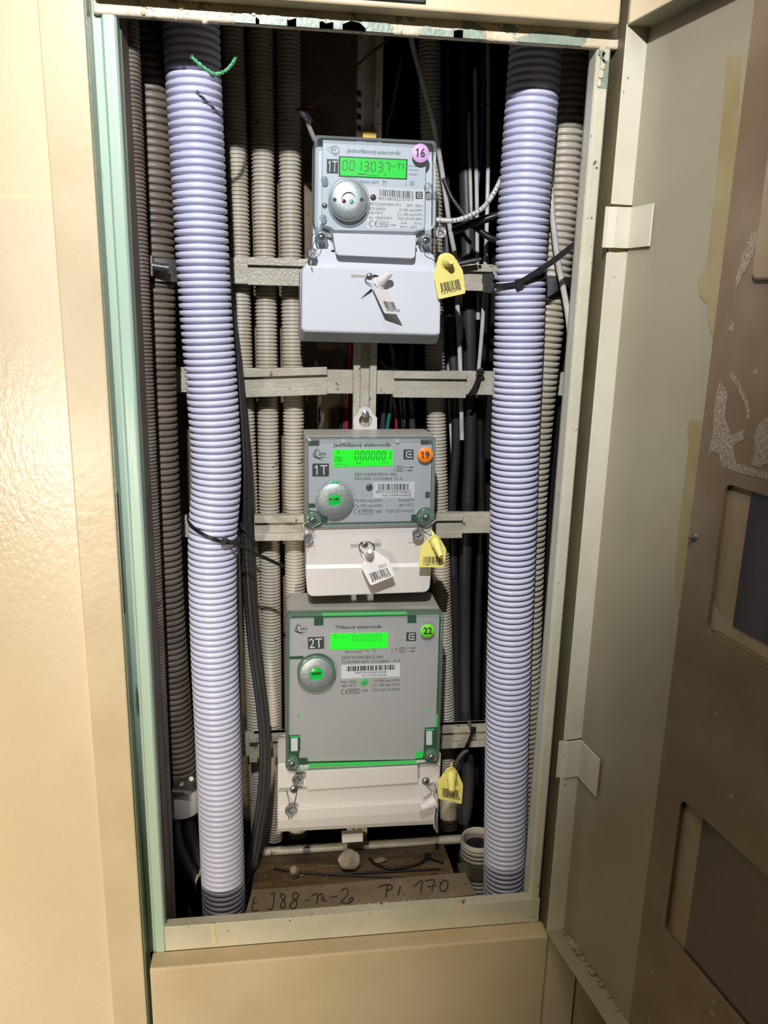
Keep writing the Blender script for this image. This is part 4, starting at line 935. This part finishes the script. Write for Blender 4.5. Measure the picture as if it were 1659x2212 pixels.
# lugs with screws, terminal cover
for k, (x, y, r) in enumerate(((217, 952, 54), (1117, 985, 58))):
    disc('cover_lug', c, x, y, r, .0945, .012, 'clear_rim', m1, hole=30, bev=.0015); screw(c, x, y, 29, .0985, m1, .5 + k)
flat('terminal_tab', c, [(308, 924, 8), (1020, 944, 8), (1008, 1142, 34), (340, 1112, 34)], .0870, .02, 'case_white', m1, bevel=.0016)
flat('terminal_shoulder', c, [(150, 1050, 4), (305, 1054, 20), (305, 1080), (1010, 1100), (1015, 1078, 20), (1170, 1086, 30), (1195, 1130, 20), (1190, 1195, 20), (1235, 1260), (1230, 1700), (35, 1690), (36, 1240, 4), (98, 1168, 4)], .0985, YB - .0985, 'case_white', m1, bevel=.0012)
A = moved(c.r([(88, 1200, 20), (1195, 1238, 20), (1228, 1275, 20), (1222, 1775, 34), (1190, 1788, 8), (70, 1758, 34), (44, 1735, 10), (48, 1238, 20)], c.Y), .0862)
B = moved(c.r([(82, 1194, 20), (1200, 1232, 20), (1236, 1270, 20), (1228, 1862, 34), (1195, 1876, 8), (48, 1852, 34), (30, 1820, 10), (40, 1232, 20)], c.Y), .104)
C_ = moved(B, YB); g = G().loft(A, B); g.f.pop(1); g.sm.pop(1); n = len(A); g.v += C_; g.f += [(i + n, (i + 1) % n + n, (i + 1) % n + 2*n, i + 2*n) for i in range(n)] + [tuple(range(2*n, 3*n))]; g.sm += [False]*(n + 1)
tc = mk('terminal_cover', g, 'case_white', m1, bevel=.0016)
flat('screw_slot', c, [(460, 1274), (600, 1283), (600, 1303), (468, 1302)], .0860, .0004, 'case_grey', tc); flat('screw_slot', c, [(640, 1284), (690, 1286), (690, 1304), (640, 1304)], .0860, .0004, 'slot', tc)
screw(c, 622, 1293, 30, .0862, tc, 1.2)
g = G(); q1, q2 = P(795, 288, .14), P(810, 297, .14)
g.box(P(781, 292, .146).x, P(813, 292, .146).x, .140, .1475, P(797, 300, .14).z, P(797, 288, .14).z + .004); mk('mounting_clip', g, 'brass', m1, bevel=.001); screw(c, 635, 70, 24, .1395, m1)
seal(c, 127, 1097, 46, .0845, 'dark lead seal hanging at the left of the topmost meter', [([(130, 1060, .086), (122, 1000, .09), (150, 925, .097), (205, 945, .096)],), ([(150, 1075, .085), (200, 1050, .09), (220, 1010, .096), (217, 990, .096)],), ([(125, 1140, .084), (122, 1190, .082), (135, 1240, .082)],), ([(90, 1105, .085), (40, 1125, .09), (0, 1150, .095)],)], tilt=.25)
seal(c, 1240, 915, 50, .094, 'bright lead seal at the right of the topmost meter above the yellow tag', [([(1240, 868, .095), (1244, 830, .098), (1243, 790, .10)],), ([(1215, 960, .094), (1195, 1000, .092), (1160, 1055, .092), (1120, 1060, .092), (1085, 1030, .094)],), ([(1285, 905, .095), (1330, 895, .10), (1360, 880, .105)],)], tilt=-.1)
def ex(t):
    wire(t, c, [(1085, 1020, .094), (1100, 1070, .089), (1150, 1085, .086), (1190, 1115, .084), (1215, 1135, .083)], .0004); wire(t, c, [(1185, 985, .09), (1210, 1030, .088), (1240, 1060, .086), (1250, 1100, .084)], .0004)
sealtag(c, 'yellow barcode tag 12395394 at the right of the topmost meter', [(1192, 1160, .083), (1202, 1125, .083), (1225, 1103, .083), (1262, 1093, .083), (1300, 1098, .083), (1332, 1122, .083), (1350, 1150, .083), (1402, 1232, .083), (1408, 1250, .083), (1429, 1428, .081), (1420, 1440, .081), (1205, 1487, .081), (1195, 1478, .081), (1163, 1305, .082), (1165, 1270, .082)],
    (1270, 1172, .083, 46, 1281, 1169, .0665, 27), 'tag_yellow', ((1213, 1352), (1374, 1316), (1226, 1423)), [('12395394', 1222, 1446, 1393, 1409, 27, .01)], extra=ex)
def ex(t):
    wire(t, c, [(600, 1300, .085), (582, 1325, .084), (605, 1350, .083), (640, 1362, .082)], .0004); wire(t, c, [(655, 1280, .085), (690, 1290, .084), (685, 1320, .083)], .0004)
    mk('blade', G().loft([c.p(553, 1478, .0855), c.p(640, 1395, .083), c.p(650, 1408, .083)], [c.p(553, 1480, .0865), c.p(640, 1397, .084), c.p(650, 1410, .084)]), 'black', t)
sealtag(c, 'narrow turned white barcode tag 69369163 on the topmost meter', [(638, 1360, .079), (700, 1400, .074), (745, 1405, .071), (762, 1418, .070), (866, 1605, .066), (868, 1614, .066), (742, 1607, .074), (732, 1598, .0745), (640, 1395, .079)],
    (695, 1352, .080, 44, 782, 1262, .068, 25), 'tag_white', ((720, 1502), (808, 1512), (742, 1560)), [('69369163', 752, 1585, 852, 1592, 22, .01)], collar=1.3, extra=ex)

# ---------- middle meter
c = Crop(630, 860, 4.484, .090); q = c.p(760, 1930, .12)
m2 = thing('electricity_meter', 'grey meter with orange sticker 19 reading 0000001, the middle one of three', 'meter', (q.x, .12, q.z))
cv = [(132, 388, 34), (1402, 382, 34), (1380, 1236, 26), (138, 1266, 26)]
flat('case', c, [(128, 384, 34), (1404, 378, 34), (1376, 1260, 0), (134, 1290, 0)], .0990, YB - .0990, 'case_grey', m2, bevel=.001)
pl_ = [(162, 478), (272, 474), (272, 402), (1260, 400), (1260, 464), (1368, 462), (1352, 1082), (1290, 1088, 10), (1232, 1110, 20), (1215, 1150, 10), (1168, 1152), (1166, 1206), (352, 1222), (350, 1158), (285, 1150, 10), (250, 1110, 30), (168, 1095)]
bt = flat('inner_board', c, [(150, 400, 6), (1385, 395, 6), (1360, 1222, 6), (150, 1250, 6)], .0975, .001, 'gap_green', m2, label='green gap round the face plate')
flat('face_plate', c, pl_, .0962, .0012, 'plate_grey', m2)
cover(c, cv, .0905, .0992, 26, m2)
fn = surf(c, .0960); fd = surf(c, .0953)
for a in ((178, 408, 268, 470), (1264, 404, 1340, 460)): flat('corner_window', c, [(a[0], a[1]), (a[2], a[1]), (a[2], a[3]), (a[0], a[3])], .0970, .0004, 'slot', m2)
flat('side_window', c, [(1305, 920), (1350, 918), (1348, 978), (1303, 980)], .0958, .0003, 'slot', m2)
for x in (506, 1030): flat('clip_window', c, [(x - 15, 404), (x + 15, 404), (x + 15, 438), (x - 15, 438)], .0935, .002, 'paper', m2)
lc = lcd(c, [(403, 508), (986, 510), (982, 664), (404, 677)], .0955, m2, 'lcd_hot')
g = G()
for i, ch in enumerate('0000001'): seven(g, fd, ch, 619 + i*52.3, 527, 30, 78, 8, 5)
seven(g, fd, 'P', 445, 518, 18, 42, 5, 2)
for i, ch in enumerate('280'): seven(g, fd, ch, 419 + i*27, 577 + i*1, 18, 44, 5, 3)
for x in (441, 468): rect2(g, fd, x, 616, x + 4, 621)
poly2(g, fd, [(420, 652), (470, 645), (470, 651), (420, 657)]); line2(g, fd, [(470, 652), (540, 652)], 3); rect2(g, fd, 630, 636, 662, 643); rect2(g, fd, 666, 637, 682, 642)
flatprint('segments', g, 'segment', lc)
g = G(); text(g, fd, 'kWh', 880, 646, 946, 645, 24); flatprint('faint_segments', g, 'segment_faint', lc)
g = G()
texts(g, fn, [('Jednofázový elektroměr', 408, 480, 975, 478, 34, .014), ('ZPA', 262, 568, 341, 566, 27, .016), ('ZE114.D0A1B101-061', 612, 765, 1025, 762, 28), ('230V 50Hz  0,15-5(40)A  Cl. A', 611, 805, 1080, 802, 25),
    ('10 000 imp./kWh', 623, 1019, 882, 1016, 26), ('Rok2019', 1048, 1015, 1193, 1013, 26), ('100 imp./kWh', 672, 1068, 880, 1066, 26), ('-40/+70°C', 1040, 1063, 1193, 1061, 26), ('M19', 701, 1131, 783, 1130, 34), ('1383', 805, 1125, 878, 1124, 25), ('TCM 221/14-5232', 920, 1122, 1192, 1119, 26)])
swoosh(g, fn, 212, 490, 1.0, 6); thermo(g, fn, 1003, 672, 48); square2(g, fn, 1028, 670, 50); arrows(g, fn, 1095, 680, 95); pulse(g, fn, 605, 1069, 56, 22); ce(g, fn, 608, 1092, 46); boxline(g, fn, 690, 1090, 791, 1138, 3.5)
flatprint('lettering', g, 'print', m2)
g = G(); rect2(g, fn, 203, 645, 365, 771, -1); tb = flatprint('tariff_mark', g, 'print', m2)
g = G(); text(g, surf(c, .0958), '1T', 224, 755, 350, 753, 94); flatprint('lettering', g, 'white_print', tb)
emblem(c, fn, 1092, 507, 1190, 605, .0960, m2)
flat('label_sticker', c, [(800, 825), (1200, 822), (1196, 975), (797, 981)], .0960, .0002, 'paper', m2); fl = surf(c, .0958)
g = G(); barcode(g, fl, 848, 842, 1142, 840, 848, 903, 44, 5); flatprint('barcode', g, 'print', m2)
g = G(); texts(g, fl, [('9011121024165822', 820, 935, 1166, 932, 26), ('No.1024165822', 890, 965, 1166, 962, 20)]); flatprint('lettering', g, 'print', m2)
disc('led', c, 758, 875, 32, .0945, .0015, 'glow_dim', m2)
number_sticker(c, 1295, 550, 74, .0901, 'orange', '19', (1253, 583, 1336, 581, 64), m2, 'orange round sticker reading 19')
disc('port_ring', c, 415, 985, 186, .0890, .0016, 'clear_rim', m2, hole=166)
pt = disc('port_disc', c, 415, 985, 165, .0885, .0018, 'zinc', m2, hole=62, n=48); disc('port_window', c, 415, 985, 64, .0898, .0004, 'glow', pt)
g = G(); fw = surf(c, .0896); rect2(g, fw, 365, 968, 385, 988); rect2(g, fw, 392, 968, 400, 990); rect2(g, fw, 412, 966, 418, 990); rect2(g, fw, 398, 990, 445, 994); rect2(g, fw, 428, 968, 455, 986); flatprint('sensor_parts', g, 'sensor', pt)
flat('light_gap', c, [(375, 812), (455, 810), (450, 826), (380, 828)], .0886, .0006, 'glow', pt)
for k, (x, y, r) in enumerate(((205, 1182, 86), (1305, 1160, 92))):
    disc('cover_lug', c, x, y, r, .0900, .006, 'clear_rim_green', m2, hole=34, bev=.001); screw(c, x, y, 30, .0915, m2, .7 + k)
for a in ((285, 1152, 345, 1212), (1170, 1140, 1212, 1205), (168, 1032, 230, 1072)): flat('light_gap', c, [(a[0], a[1]), (a[2], a[1]), (a[2], a[3]), (a[0], a[3])], .0950, .0005, 'glow_dim', m2)
flat('terminal_block', c, [(134, 1262, 0), (1376, 1236, 0), (1346, 1896, 70), (150, 1942, 70)], .0960, YB - .0960, 'case_warm', m2, bevel=.0015)
A = moved(c.r([(136, 1665, 0), (1364, 1643, 0), (1344, 1893, 70), (152, 1938, 70)], c.Y), .0938); B = moved(c.r([(136, 1610, 0), (1364, 1588, 0), (1344, 1893, 70), (152, 1938, 70)], c.Y), .0975)
tc = mk('terminal_cover', G().loft(A, B), 'case_warm', m2, bevel=.0014)
for a in ((575, 1429, 652, 1462), (790, 1420, 875, 1452)): flat('screw_slot', c, [(a[0], a[1]), (a[2], a[1] - 2), (a[2], a[3] - 2), (a[0], a[3])], .0958, .0004, 'case_grey', m2)
screw(c, 715, 1430, 34, .0955, m2)
bm = bmesh.new(); O_ = c.r([(600, 340), (602, 184, 6), (642, 148, 10), (655, 105, 20), (680, 86, 20), (712, 80, 20), (748, 90, 20), (775, 112, 20), (784, 152, 10), (826, 186, 6), (826, 340)], .146); e_ = loop(O_)
hc = [(715 + 64*math.cos(k*math.pi/12), 218 + 64*math.sin(k*math.pi/12)) for k in range(24)]; e_ += loop([c.p(x, y, .146) for x, y in hc]); bmesh.ops.triangle_fill(bm, use_beauty=True, edges=e_, normal=(0, -1, 0))
bm.verts.index_update(); g = G().add([v.co for v in bm.verts], [tuple(v.index for v in f.verts) for f in bm.faces]); bm.free(); hg = mk('hanger', g, 'case_warm', m2, solid=.002, off=0, label='white plastic hanger with round hole')
q_ = c.p(712, 150, .146); mk('hanger_bolt', G().lathe(q_, (0, -1, 0), [(-.002, .0044), (.002, .0044), (.0024, .0036)], 6).lathe(q_, (0, -1, 0), [(.002, .0025), (.0055, .0025), (.006, .0018), (.006, 0)], 16), 'steel', m2)
g = G().box(P(756, 1287, .14).x, P(766, 1287, .14).x, .12, .14, q.z - .004, q.z + .004).box(P(790, 1287, .14).x, P(802, 1287, .14).x, .12, .14, q.z - .004, q.z + .004); mk('bottom_clip', g, 'case_white', m2)
seal(c, 158, 1352, 47, .0870, 'dark lead seal at the lower left corner of the middle meter', [([(150, 1310, .087), (105, 1270, .088), (100, 1225, .088), (170, 1190, .089)],), ([(165, 1300, .087), (190, 1250, .087), (280, 1200, .088), (240, 1185, .089)],), ([(150, 1395, .087), (148, 1450, .088)],), ([(195, 1380, .087), (228, 1395, .088)],)], tilt=.2)
seal(c, 1218, 1305, 56, .0850, 'dark lead seal left of the yellow tag on the middle meter', [([(1255, 1265, .086), (1320, 1225, .086), (1390, 1170, .086), (1340, 1160, .087)],), ([(1230, 1250, .086), (1220, 1210, .087), (1205, 1150, .088), (1280, 1155, .088)],), ([(1180, 1345, .086), (1125, 1365, .089)],), ([(1210, 1360, .086), (1195, 1400, .089)],)])
def ex(t): wire(t, c, [(1205, 1180, .089), (1250, 1245, .087), (1300, 1300, .085), (1340, 1310, .082)], .0004); wire(t, c, [(1335, 1262, .083), (1350, 1285, .082), (1365, 1310, .08)], .0016, 'tag_yellow', 'lug')
sealtag(c, 'yellow barcode tag 13817135 at the right of the middle meter', [(1315, 1330, .080), (1345, 1305, .080), (1380, 1302, .080), (1415, 1322, .080), (1430, 1350, .080), (1476, 1430, .078), (1476, 1445, .078), (1452, 1590, .075), (1440, 1599, .075), (1215, 1596, .075), (1208, 1588, .075), (1232, 1418, .078), (1240, 1405, .078)],
    (1365, 1345, .079, 48, 1396, 1457, .060, 25), 'tag_yellow', ((1250, 1499), (1418, 1499), (1250, 1556)), [('13817135', 1248, 1580, 1408, 1578, 19, .01)], extra=ex)
def ex(t): wire(t, c, [(690, 1405, .095), (655, 1430, .092), (665, 1470, .088), (700, 1495, .084)], .0005); wire(t, c, [(745, 1400, .095), (800, 1430, .092), (790, 1470, .088)], .0005)
sealtag(c, 'white barcode tag 69997005 with 2023 on the middle meter', [(690, 1500, .084), (700, 1540, .083), (668, 1600, .081), (672, 1625, .081), (735, 1745, .076), (752, 1766, .0755), (770, 1765, .0755), (975, 1672, .073), (976, 1660, .073), (930, 1540, .077), (915, 1525, .078), (800, 1458, .083)],
    (745, 1508, .084, 50, 731, 1413, .064, 26), 'tag_white', ((738, 1667), (906, 1601), (762, 1719)), [('2023', 828, 1614, 902, 1590, 24), ('69997005', 765, 1742, 946, 1672, 26, .01)], collar=1.2, extra=ex)

# ---------- lower meter
c = Crop(580, 1280, 3.77, .082); q = c.p(700, 1960, .12)
m3 = thing('electricity_meter', 'large wide meter with green sticker 22 and glowing green edges, the lowest of three', 'meter', (q.x, .12, q.z))
cv = [(147, 172, 34), (1422, 158, 34), (1432, 205, 0), (1392, 1345, 20), (1385, 1400, 30), (1300, 1402, 20), (1215, 1412, 6), (318, 1452, 6), (262, 1468, 30), (160, 1462, 40), (138, 1420, 20)]
flat('case', c, [(150, 176, 34), (1418, 162, 34), (1428, 205, 0), (1388, 1345, 0), (1385, 1400, 0), (142, 1452, 0)], .0925, YB - .0925, 'case_grey', m3, bevel=.001)
flat('inner_board', c, [(158, 190, 10), (1418, 180, 10), (1382, 1388, 10), (160, 1440, 10)], .0905, .001, 'glow_dim', m3, label='green lit gap round the face plate')
pl_ = [(168, 232, 14), (374, 226), (374, 292), (450, 290), (450, 222), (1140, 208), (1140, 272), (1213, 270), (1213, 205), (1402, 200, 14), (1372, 1120), (1280, 1126), (1272, 1318), (1214, 1320), (1204, 1384), (322, 1402), (318, 1372), (252, 1374), (258, 1184), (166, 1186)]
flat('face_plate', c, pl_, .0890, .0014, 'plate_dark', m3)
cover(c, cv, .0825, .0927, 24, m3, 'clear_rim_green')
fn = surf(c, .0888); fd = surf(c, .0882)
for a in ((376, 208, 448, 288), (1142, 202, 1211, 268)): flat('light_window', c, [(a[0], a[1]), (a[2], a[1]), (a[2], a[3]), (a[0], a[3])], .0896, .0004, 'glow_dim', m3)
flat('light_guide', c, [(330, 1412), (1206, 1388), (1206, 1396), (330, 1424)], .0835, .004, 'glow', m3, label='bright green edge line under the face plate')
flat('light_guide', c, [(440, 184), (1130, 172), (1130, 186), (440, 200)], .0850, .004, 'glow', m3)
flat('light_guide', c, [(1376, 1000), (1384, 1000), (1376, 1100), (1370, 1100)], .0835, .002, 'glow', m3)
for (x0, y0, x1, y1) in ((176, 1186, 256, 1308), (1282, 1128, 1356, 1258)):
    wn = flat('lit_frame', c, [(x0, y0), (x1, y0), (x1, y1), (x0, y1)], .0865, .003, 'glow_dim', m3); flat('white_insert', c, [(x0 + 8, y0 + 16), (x1 - 18, y0 + 14), (x1 - 18, y1 - 2), (x0 + 8, y1)], .0862, .0004, 'paper', wn); flat('light_gap', c, [(x0, y0), (x1, y0 - 2), (x1, y0 + 8), (x0, y0 + 8)], .0862, .0004, 'glow', wn)
flat('light_arm', c, [(168, 542), (285, 536), (290, 560), (168, 562)], .0882, .0005, 'glow_dim', m3)
flat('light_gap', c, [(1205, 1318), (1270, 1318), (1265, 1370), (1208, 1376)], .0880, .0005, 'glow', m3); flat('light_gap', c, [(262, 1378), (318, 1376), (318, 1420), (262, 1424)], .0880, .0005, 'glow_dim', m3)
for x, y in ((245, 1027), (1297, 980)): disc('pin_light', c, x, y, 12, .0884, .0006, 'glow', m3, n=16)
lc = lcd(c, [(507, 352, 5), (981, 344, 5), (976, 470, 5), (507, 487, 5)], .0884, m3, 'lcd_hot')
g = G()
for i in range(6): seven(g, fd, '0', 686 + i*42, 365 - i*.8, 24, 50, 5, 6)
rect2(g, fd, 535, 365, 560, 372); rect2(g, fd, 540, 385, 560, 391); rect2(g, fd, 595, 380, 630, 386); flatprint('faint_segments', g, 'segment_faint', lc)
g = G()
texts(g, fn, [('Třífázový elektroměr', 545, 317, 935, 309, 27, .014), ('ZPA', 258, 326, 320, 325, 20, .016), ('Aktivní tarif', 626, 513, 768, 510, 19), ('T1', 793, 508, 820, 507, 19), ('T2', 850, 506, 878, 505, 19),
    ('ZE314.D0B1B012-061', 597, 563, 937, 557, 24), ('3×230/400V 50Hz', 597, 599, 825, 593, 20), ('0,15-5(80)A', 848, 593, 994, 589, 20), ('Cl. A', 1025, 587, 1082, 585, 20), ('Rok  2022', 594, 762, 722, 758, 20), ('10 000 imp./kWh', 868, 752, 1073, 745, 20),
    ('-40/+70°C', 594, 794, 720, 789, 20), ('100 imp./kWh', 905, 786, 1073, 780, 20), ('M22', 670, 839, 736, 836, 25), ('1383', 757, 833, 815, 831, 19), ('TCM 221/14-5143', 850, 828, 1072, 819, 20)])
swoosh(g, fn, 216, 266, .8, 5); thermo(g, fn, 1011, 470, 36); line2(g, fn, [(1030, 474), (1046, 486), (1062, 472)], 3); line2(g, fn, [(1046, 486), (1046, 504)], 3); square2(g, fn, 1076, 468, 40); arrows(g, fn, 1132, 472, 76)
pulse(g, fn, 848, 787, 44, 16); ce(g, fn, 597, 812, 38); boxline(g, fn, 661, 808, 744, 844, 3); flatprint('lettering', g, 'print', m3)
g = G(); poly2(g, fn, [(322, 384), (456, 380), (456, 478), (324, 483)]); tb = flatprint('tariff_mark', g, 'print', m3)
g = G(); text(g, surf(c, .0886), '2T', 335, 473, 444, 468, 76); flatprint('lettering', g, 'white_print', tb)
emblem(c, fn, 1130, 344, 1210, 416, .0888, m3)
flat('label_sticker', c, [(597, 613), (1079, 597), (1076, 706), (597, 724)], .0888, .0002, 'paper', m3); fl = surf(c, .0886)
g = G(); barcode(g, fl, 640, 622, 1036, 608, 640, 663, 60, 8); flatprint('barcode', g, 'print', m3)
g = G(); texts(g, fl, [('9041161026016278', 708, 684, 965, 677, 18), ('No.1026016278', 762, 705, 962, 700, 14)]); flatprint('lettering', g, 'print', m3)
disc('led_ring', c, 783, 750, 33, .0880, .0008, 'glow', m3); disc('led', c, 783, 750, 24, .0876, .0008, 'green_wire', m3)
number_sticker(c, 1295, 312, 58, .0821, 'lime', '22', (1262, 338, 1334, 336, 52), m3, 'green round sticker reading 22')
disc('port_glow', c, 390, 660, 156, .0880, .0008, 'glow_dim', m3); disc('port_ring', c, 390, 660, 158, .0812, .0014, 'clear_rim_green', m3, hole=138)
pt = disc('port_disc', c, 390, 660, 136, .0806, .0018, 'zinc', m3, hole=57, n=48); disc('port_window', c, 390, 660, 60, .0818, .0004, 'glow', pt)
flat('sensor_bar', c, [(348, 650), (430, 646), (428, 668), (350, 672)], .0816, .0002, 'segment', pt)
for k, (x, y) in enumerate(((193, 1403), (1330, 1345))):
    disc('cover_lug', c, x, y, 56, .0822, .008, 'clear_rim_green', m3, hole=26, bev=.001); screw(c, x, y, 26, .0830, m3, .7 + k)
# terminal cover: top block, tab and curved lower part
flat('terminal_block', c, [(76, 1432, 10), (140, 1425, 0), (1380, 1340, 0), (1418, 1345, 10), (1400, 1700), (72, 1780)], .0905, YB - .0905, 'case_warm', m3, bevel=.0015)
flat('terminal_tab', c, [(305, 1455, 4), (1216, 1412, 4), (1216, 1546, 10), (310, 1606, 20)], .0815, .012, 'case_warm', m3, bevel=.0012)
flat('ledge', c, [(78, 1640), (345, 1618), (1150, 1572), (1395, 1556), (1392, 1710), (74, 1778)], .0870, .006, 'case_warm', m3, bevel=.001)
g = G(); rows = []
for (yl, yr, Y) in ((1768, 1698, .0872), (1776, 1706, .0830), (1860, 1780, .0820), (1930, 1862, .0838), (1972, 1908, .0875), (1992, 1928, .0930), (1996, 1932, .100), (1996, 1932, YB), (1768, 1698, YB)):
    rows.append([Vector((c.p(x, yl + (yr - yl)*t, c.Y).x, Y, c.p(x, yl + (yr - yl)*t, c.Y).z)) for t, x in ((0, 72 + (yl - 1768)*.02), (1, 1388 - (yl - 1768)*.03))])
vs = [v for r_ in rows for v in r_]; n = len(rows)
tc = mk('terminal_cover', G().add(vs, [(2*i, 2*i + 1, (2*i + 3) % (2*n), (2*i + 2) % (2*n)) for i in range(n)] + [tuple(range(0, 2*n, 2)), tuple(range(1, 2*n, 2))]), 'case_warm', m3, bevel=.0009)
screw(c, 208, 1625, 33, .0868, m3, 1.0); screw(c, 1287, 1560, 31, .0868, m3, .2)
flat('screw_slot', c, [(82, 1624), (175, 1620), (175, 1640), (82, 1646)], .0868, .0004, 'case_grey', m3); flat('screw_slot', c, [(240, 1612), (350, 1608), (350, 1624), (240, 1628)], .0868, .0004, 'case_grey', m3)
mk('foot', G().box(P(738, 1800, .12).x, P(783, 1800, .12).x, .112, .120, q.z - .007, q.z + .005), 'case_warm', m3, bevel=.0006)
seal(c, 237, 1517, 46, .0800, 'upper lead seal of two at the lower left of the large meter', [([(225, 1478, .081), (205, 1450, .0812), (185, 1425, .0812)],), ([(245, 1475, .081), (262, 1440, .0812), (240, 1400, .0812)],), ([(222, 1558, .081), (215, 1590, .084)],), ([(258, 1555, .081), (265, 1595, .084)],)], tilt=.1)
seal(c, 182, 1765, 48, .0795, 'lower lead seal of two at the lower left of the large meter', [([(172, 1720, .081), (160, 1680, .084), (146, 1628, .086)], 'k'), ([(205, 1722, .081), (220, 1680, .084), (232, 1630, .086)], 'k'), ([(168, 1808, .08), (163, 1845, .081)], 'k'), ([(190, 1808, .08), (184, 1843, .081)], 'k')])
def ex(t): wire(t, c, [(1275, 1350, .081), (1340, 1385, .081), (1400, 1420, .081), (1430, 1440, .080)], .0004); wire(t, c, [(1486, 1378, .079), (1486, 1400, .079), (1484, 1425, .079)], .0012, 'tag_yellow', 'lug')
sealtag(c, 'yellow barcode tag 14435050 at the right of the lowest meter', [(1450, 1425, .079), (1470, 1412, .079), (1500, 1412, .079), (1520, 1428, .079), (1535, 1450, .079), (1574, 1538, .078), (1577, 1552, .078), (1564, 1690, .0755), (1556, 1696, .0755), (1375, 1656, .0755), (1370, 1648, .0755), (1378, 1520, .078), (1385, 1508, .078)],
    (1483, 1458, .079, 42, 1463, 1536, .061, 22), 'tag_yellow', ((1410, 1571), (1545, 1590), (1410, 1627)), [('14435050', 1405, 1642, 1547, 1664, 19, .01)], extra=ex)
def ex(t):
    wire(t, c, [(1287, 1585, .084), (1320, 1600, .081), (1350, 1650, .079), (1360, 1680, .079)], .0005); wire(t, c, [(1300, 1575, .084), (1350, 1560, .082), (1368, 1620, .080), (1350, 1680, .079)], .0005)
    p = c.p(1362, 1672, .0745); mk('back_disc', G().lathe(p, (1, -.1, 0), [(0, .0052), (.001, .0052), (.0012, .004)], 18), 'tag_white', t)
sealtag(c, 'white tag seen edge-on with its stud pointing left, on the lowest meter', [(1325, 1610, .079), (1346, 1640, .079), (1362, 1740, .079), (1372, 1935, .079), (1366, 1941, .078), (1318, 1830, .062), (1314, 1760, .062), (1330, 1680, .068), (1322, 1640, .072)],
    (1335, 1665, .073, 46, 1217, 1692, .066, 24), 'tag_white', None, None, collar=1.15, extra=ex, pnorm=(1, .2, 0))
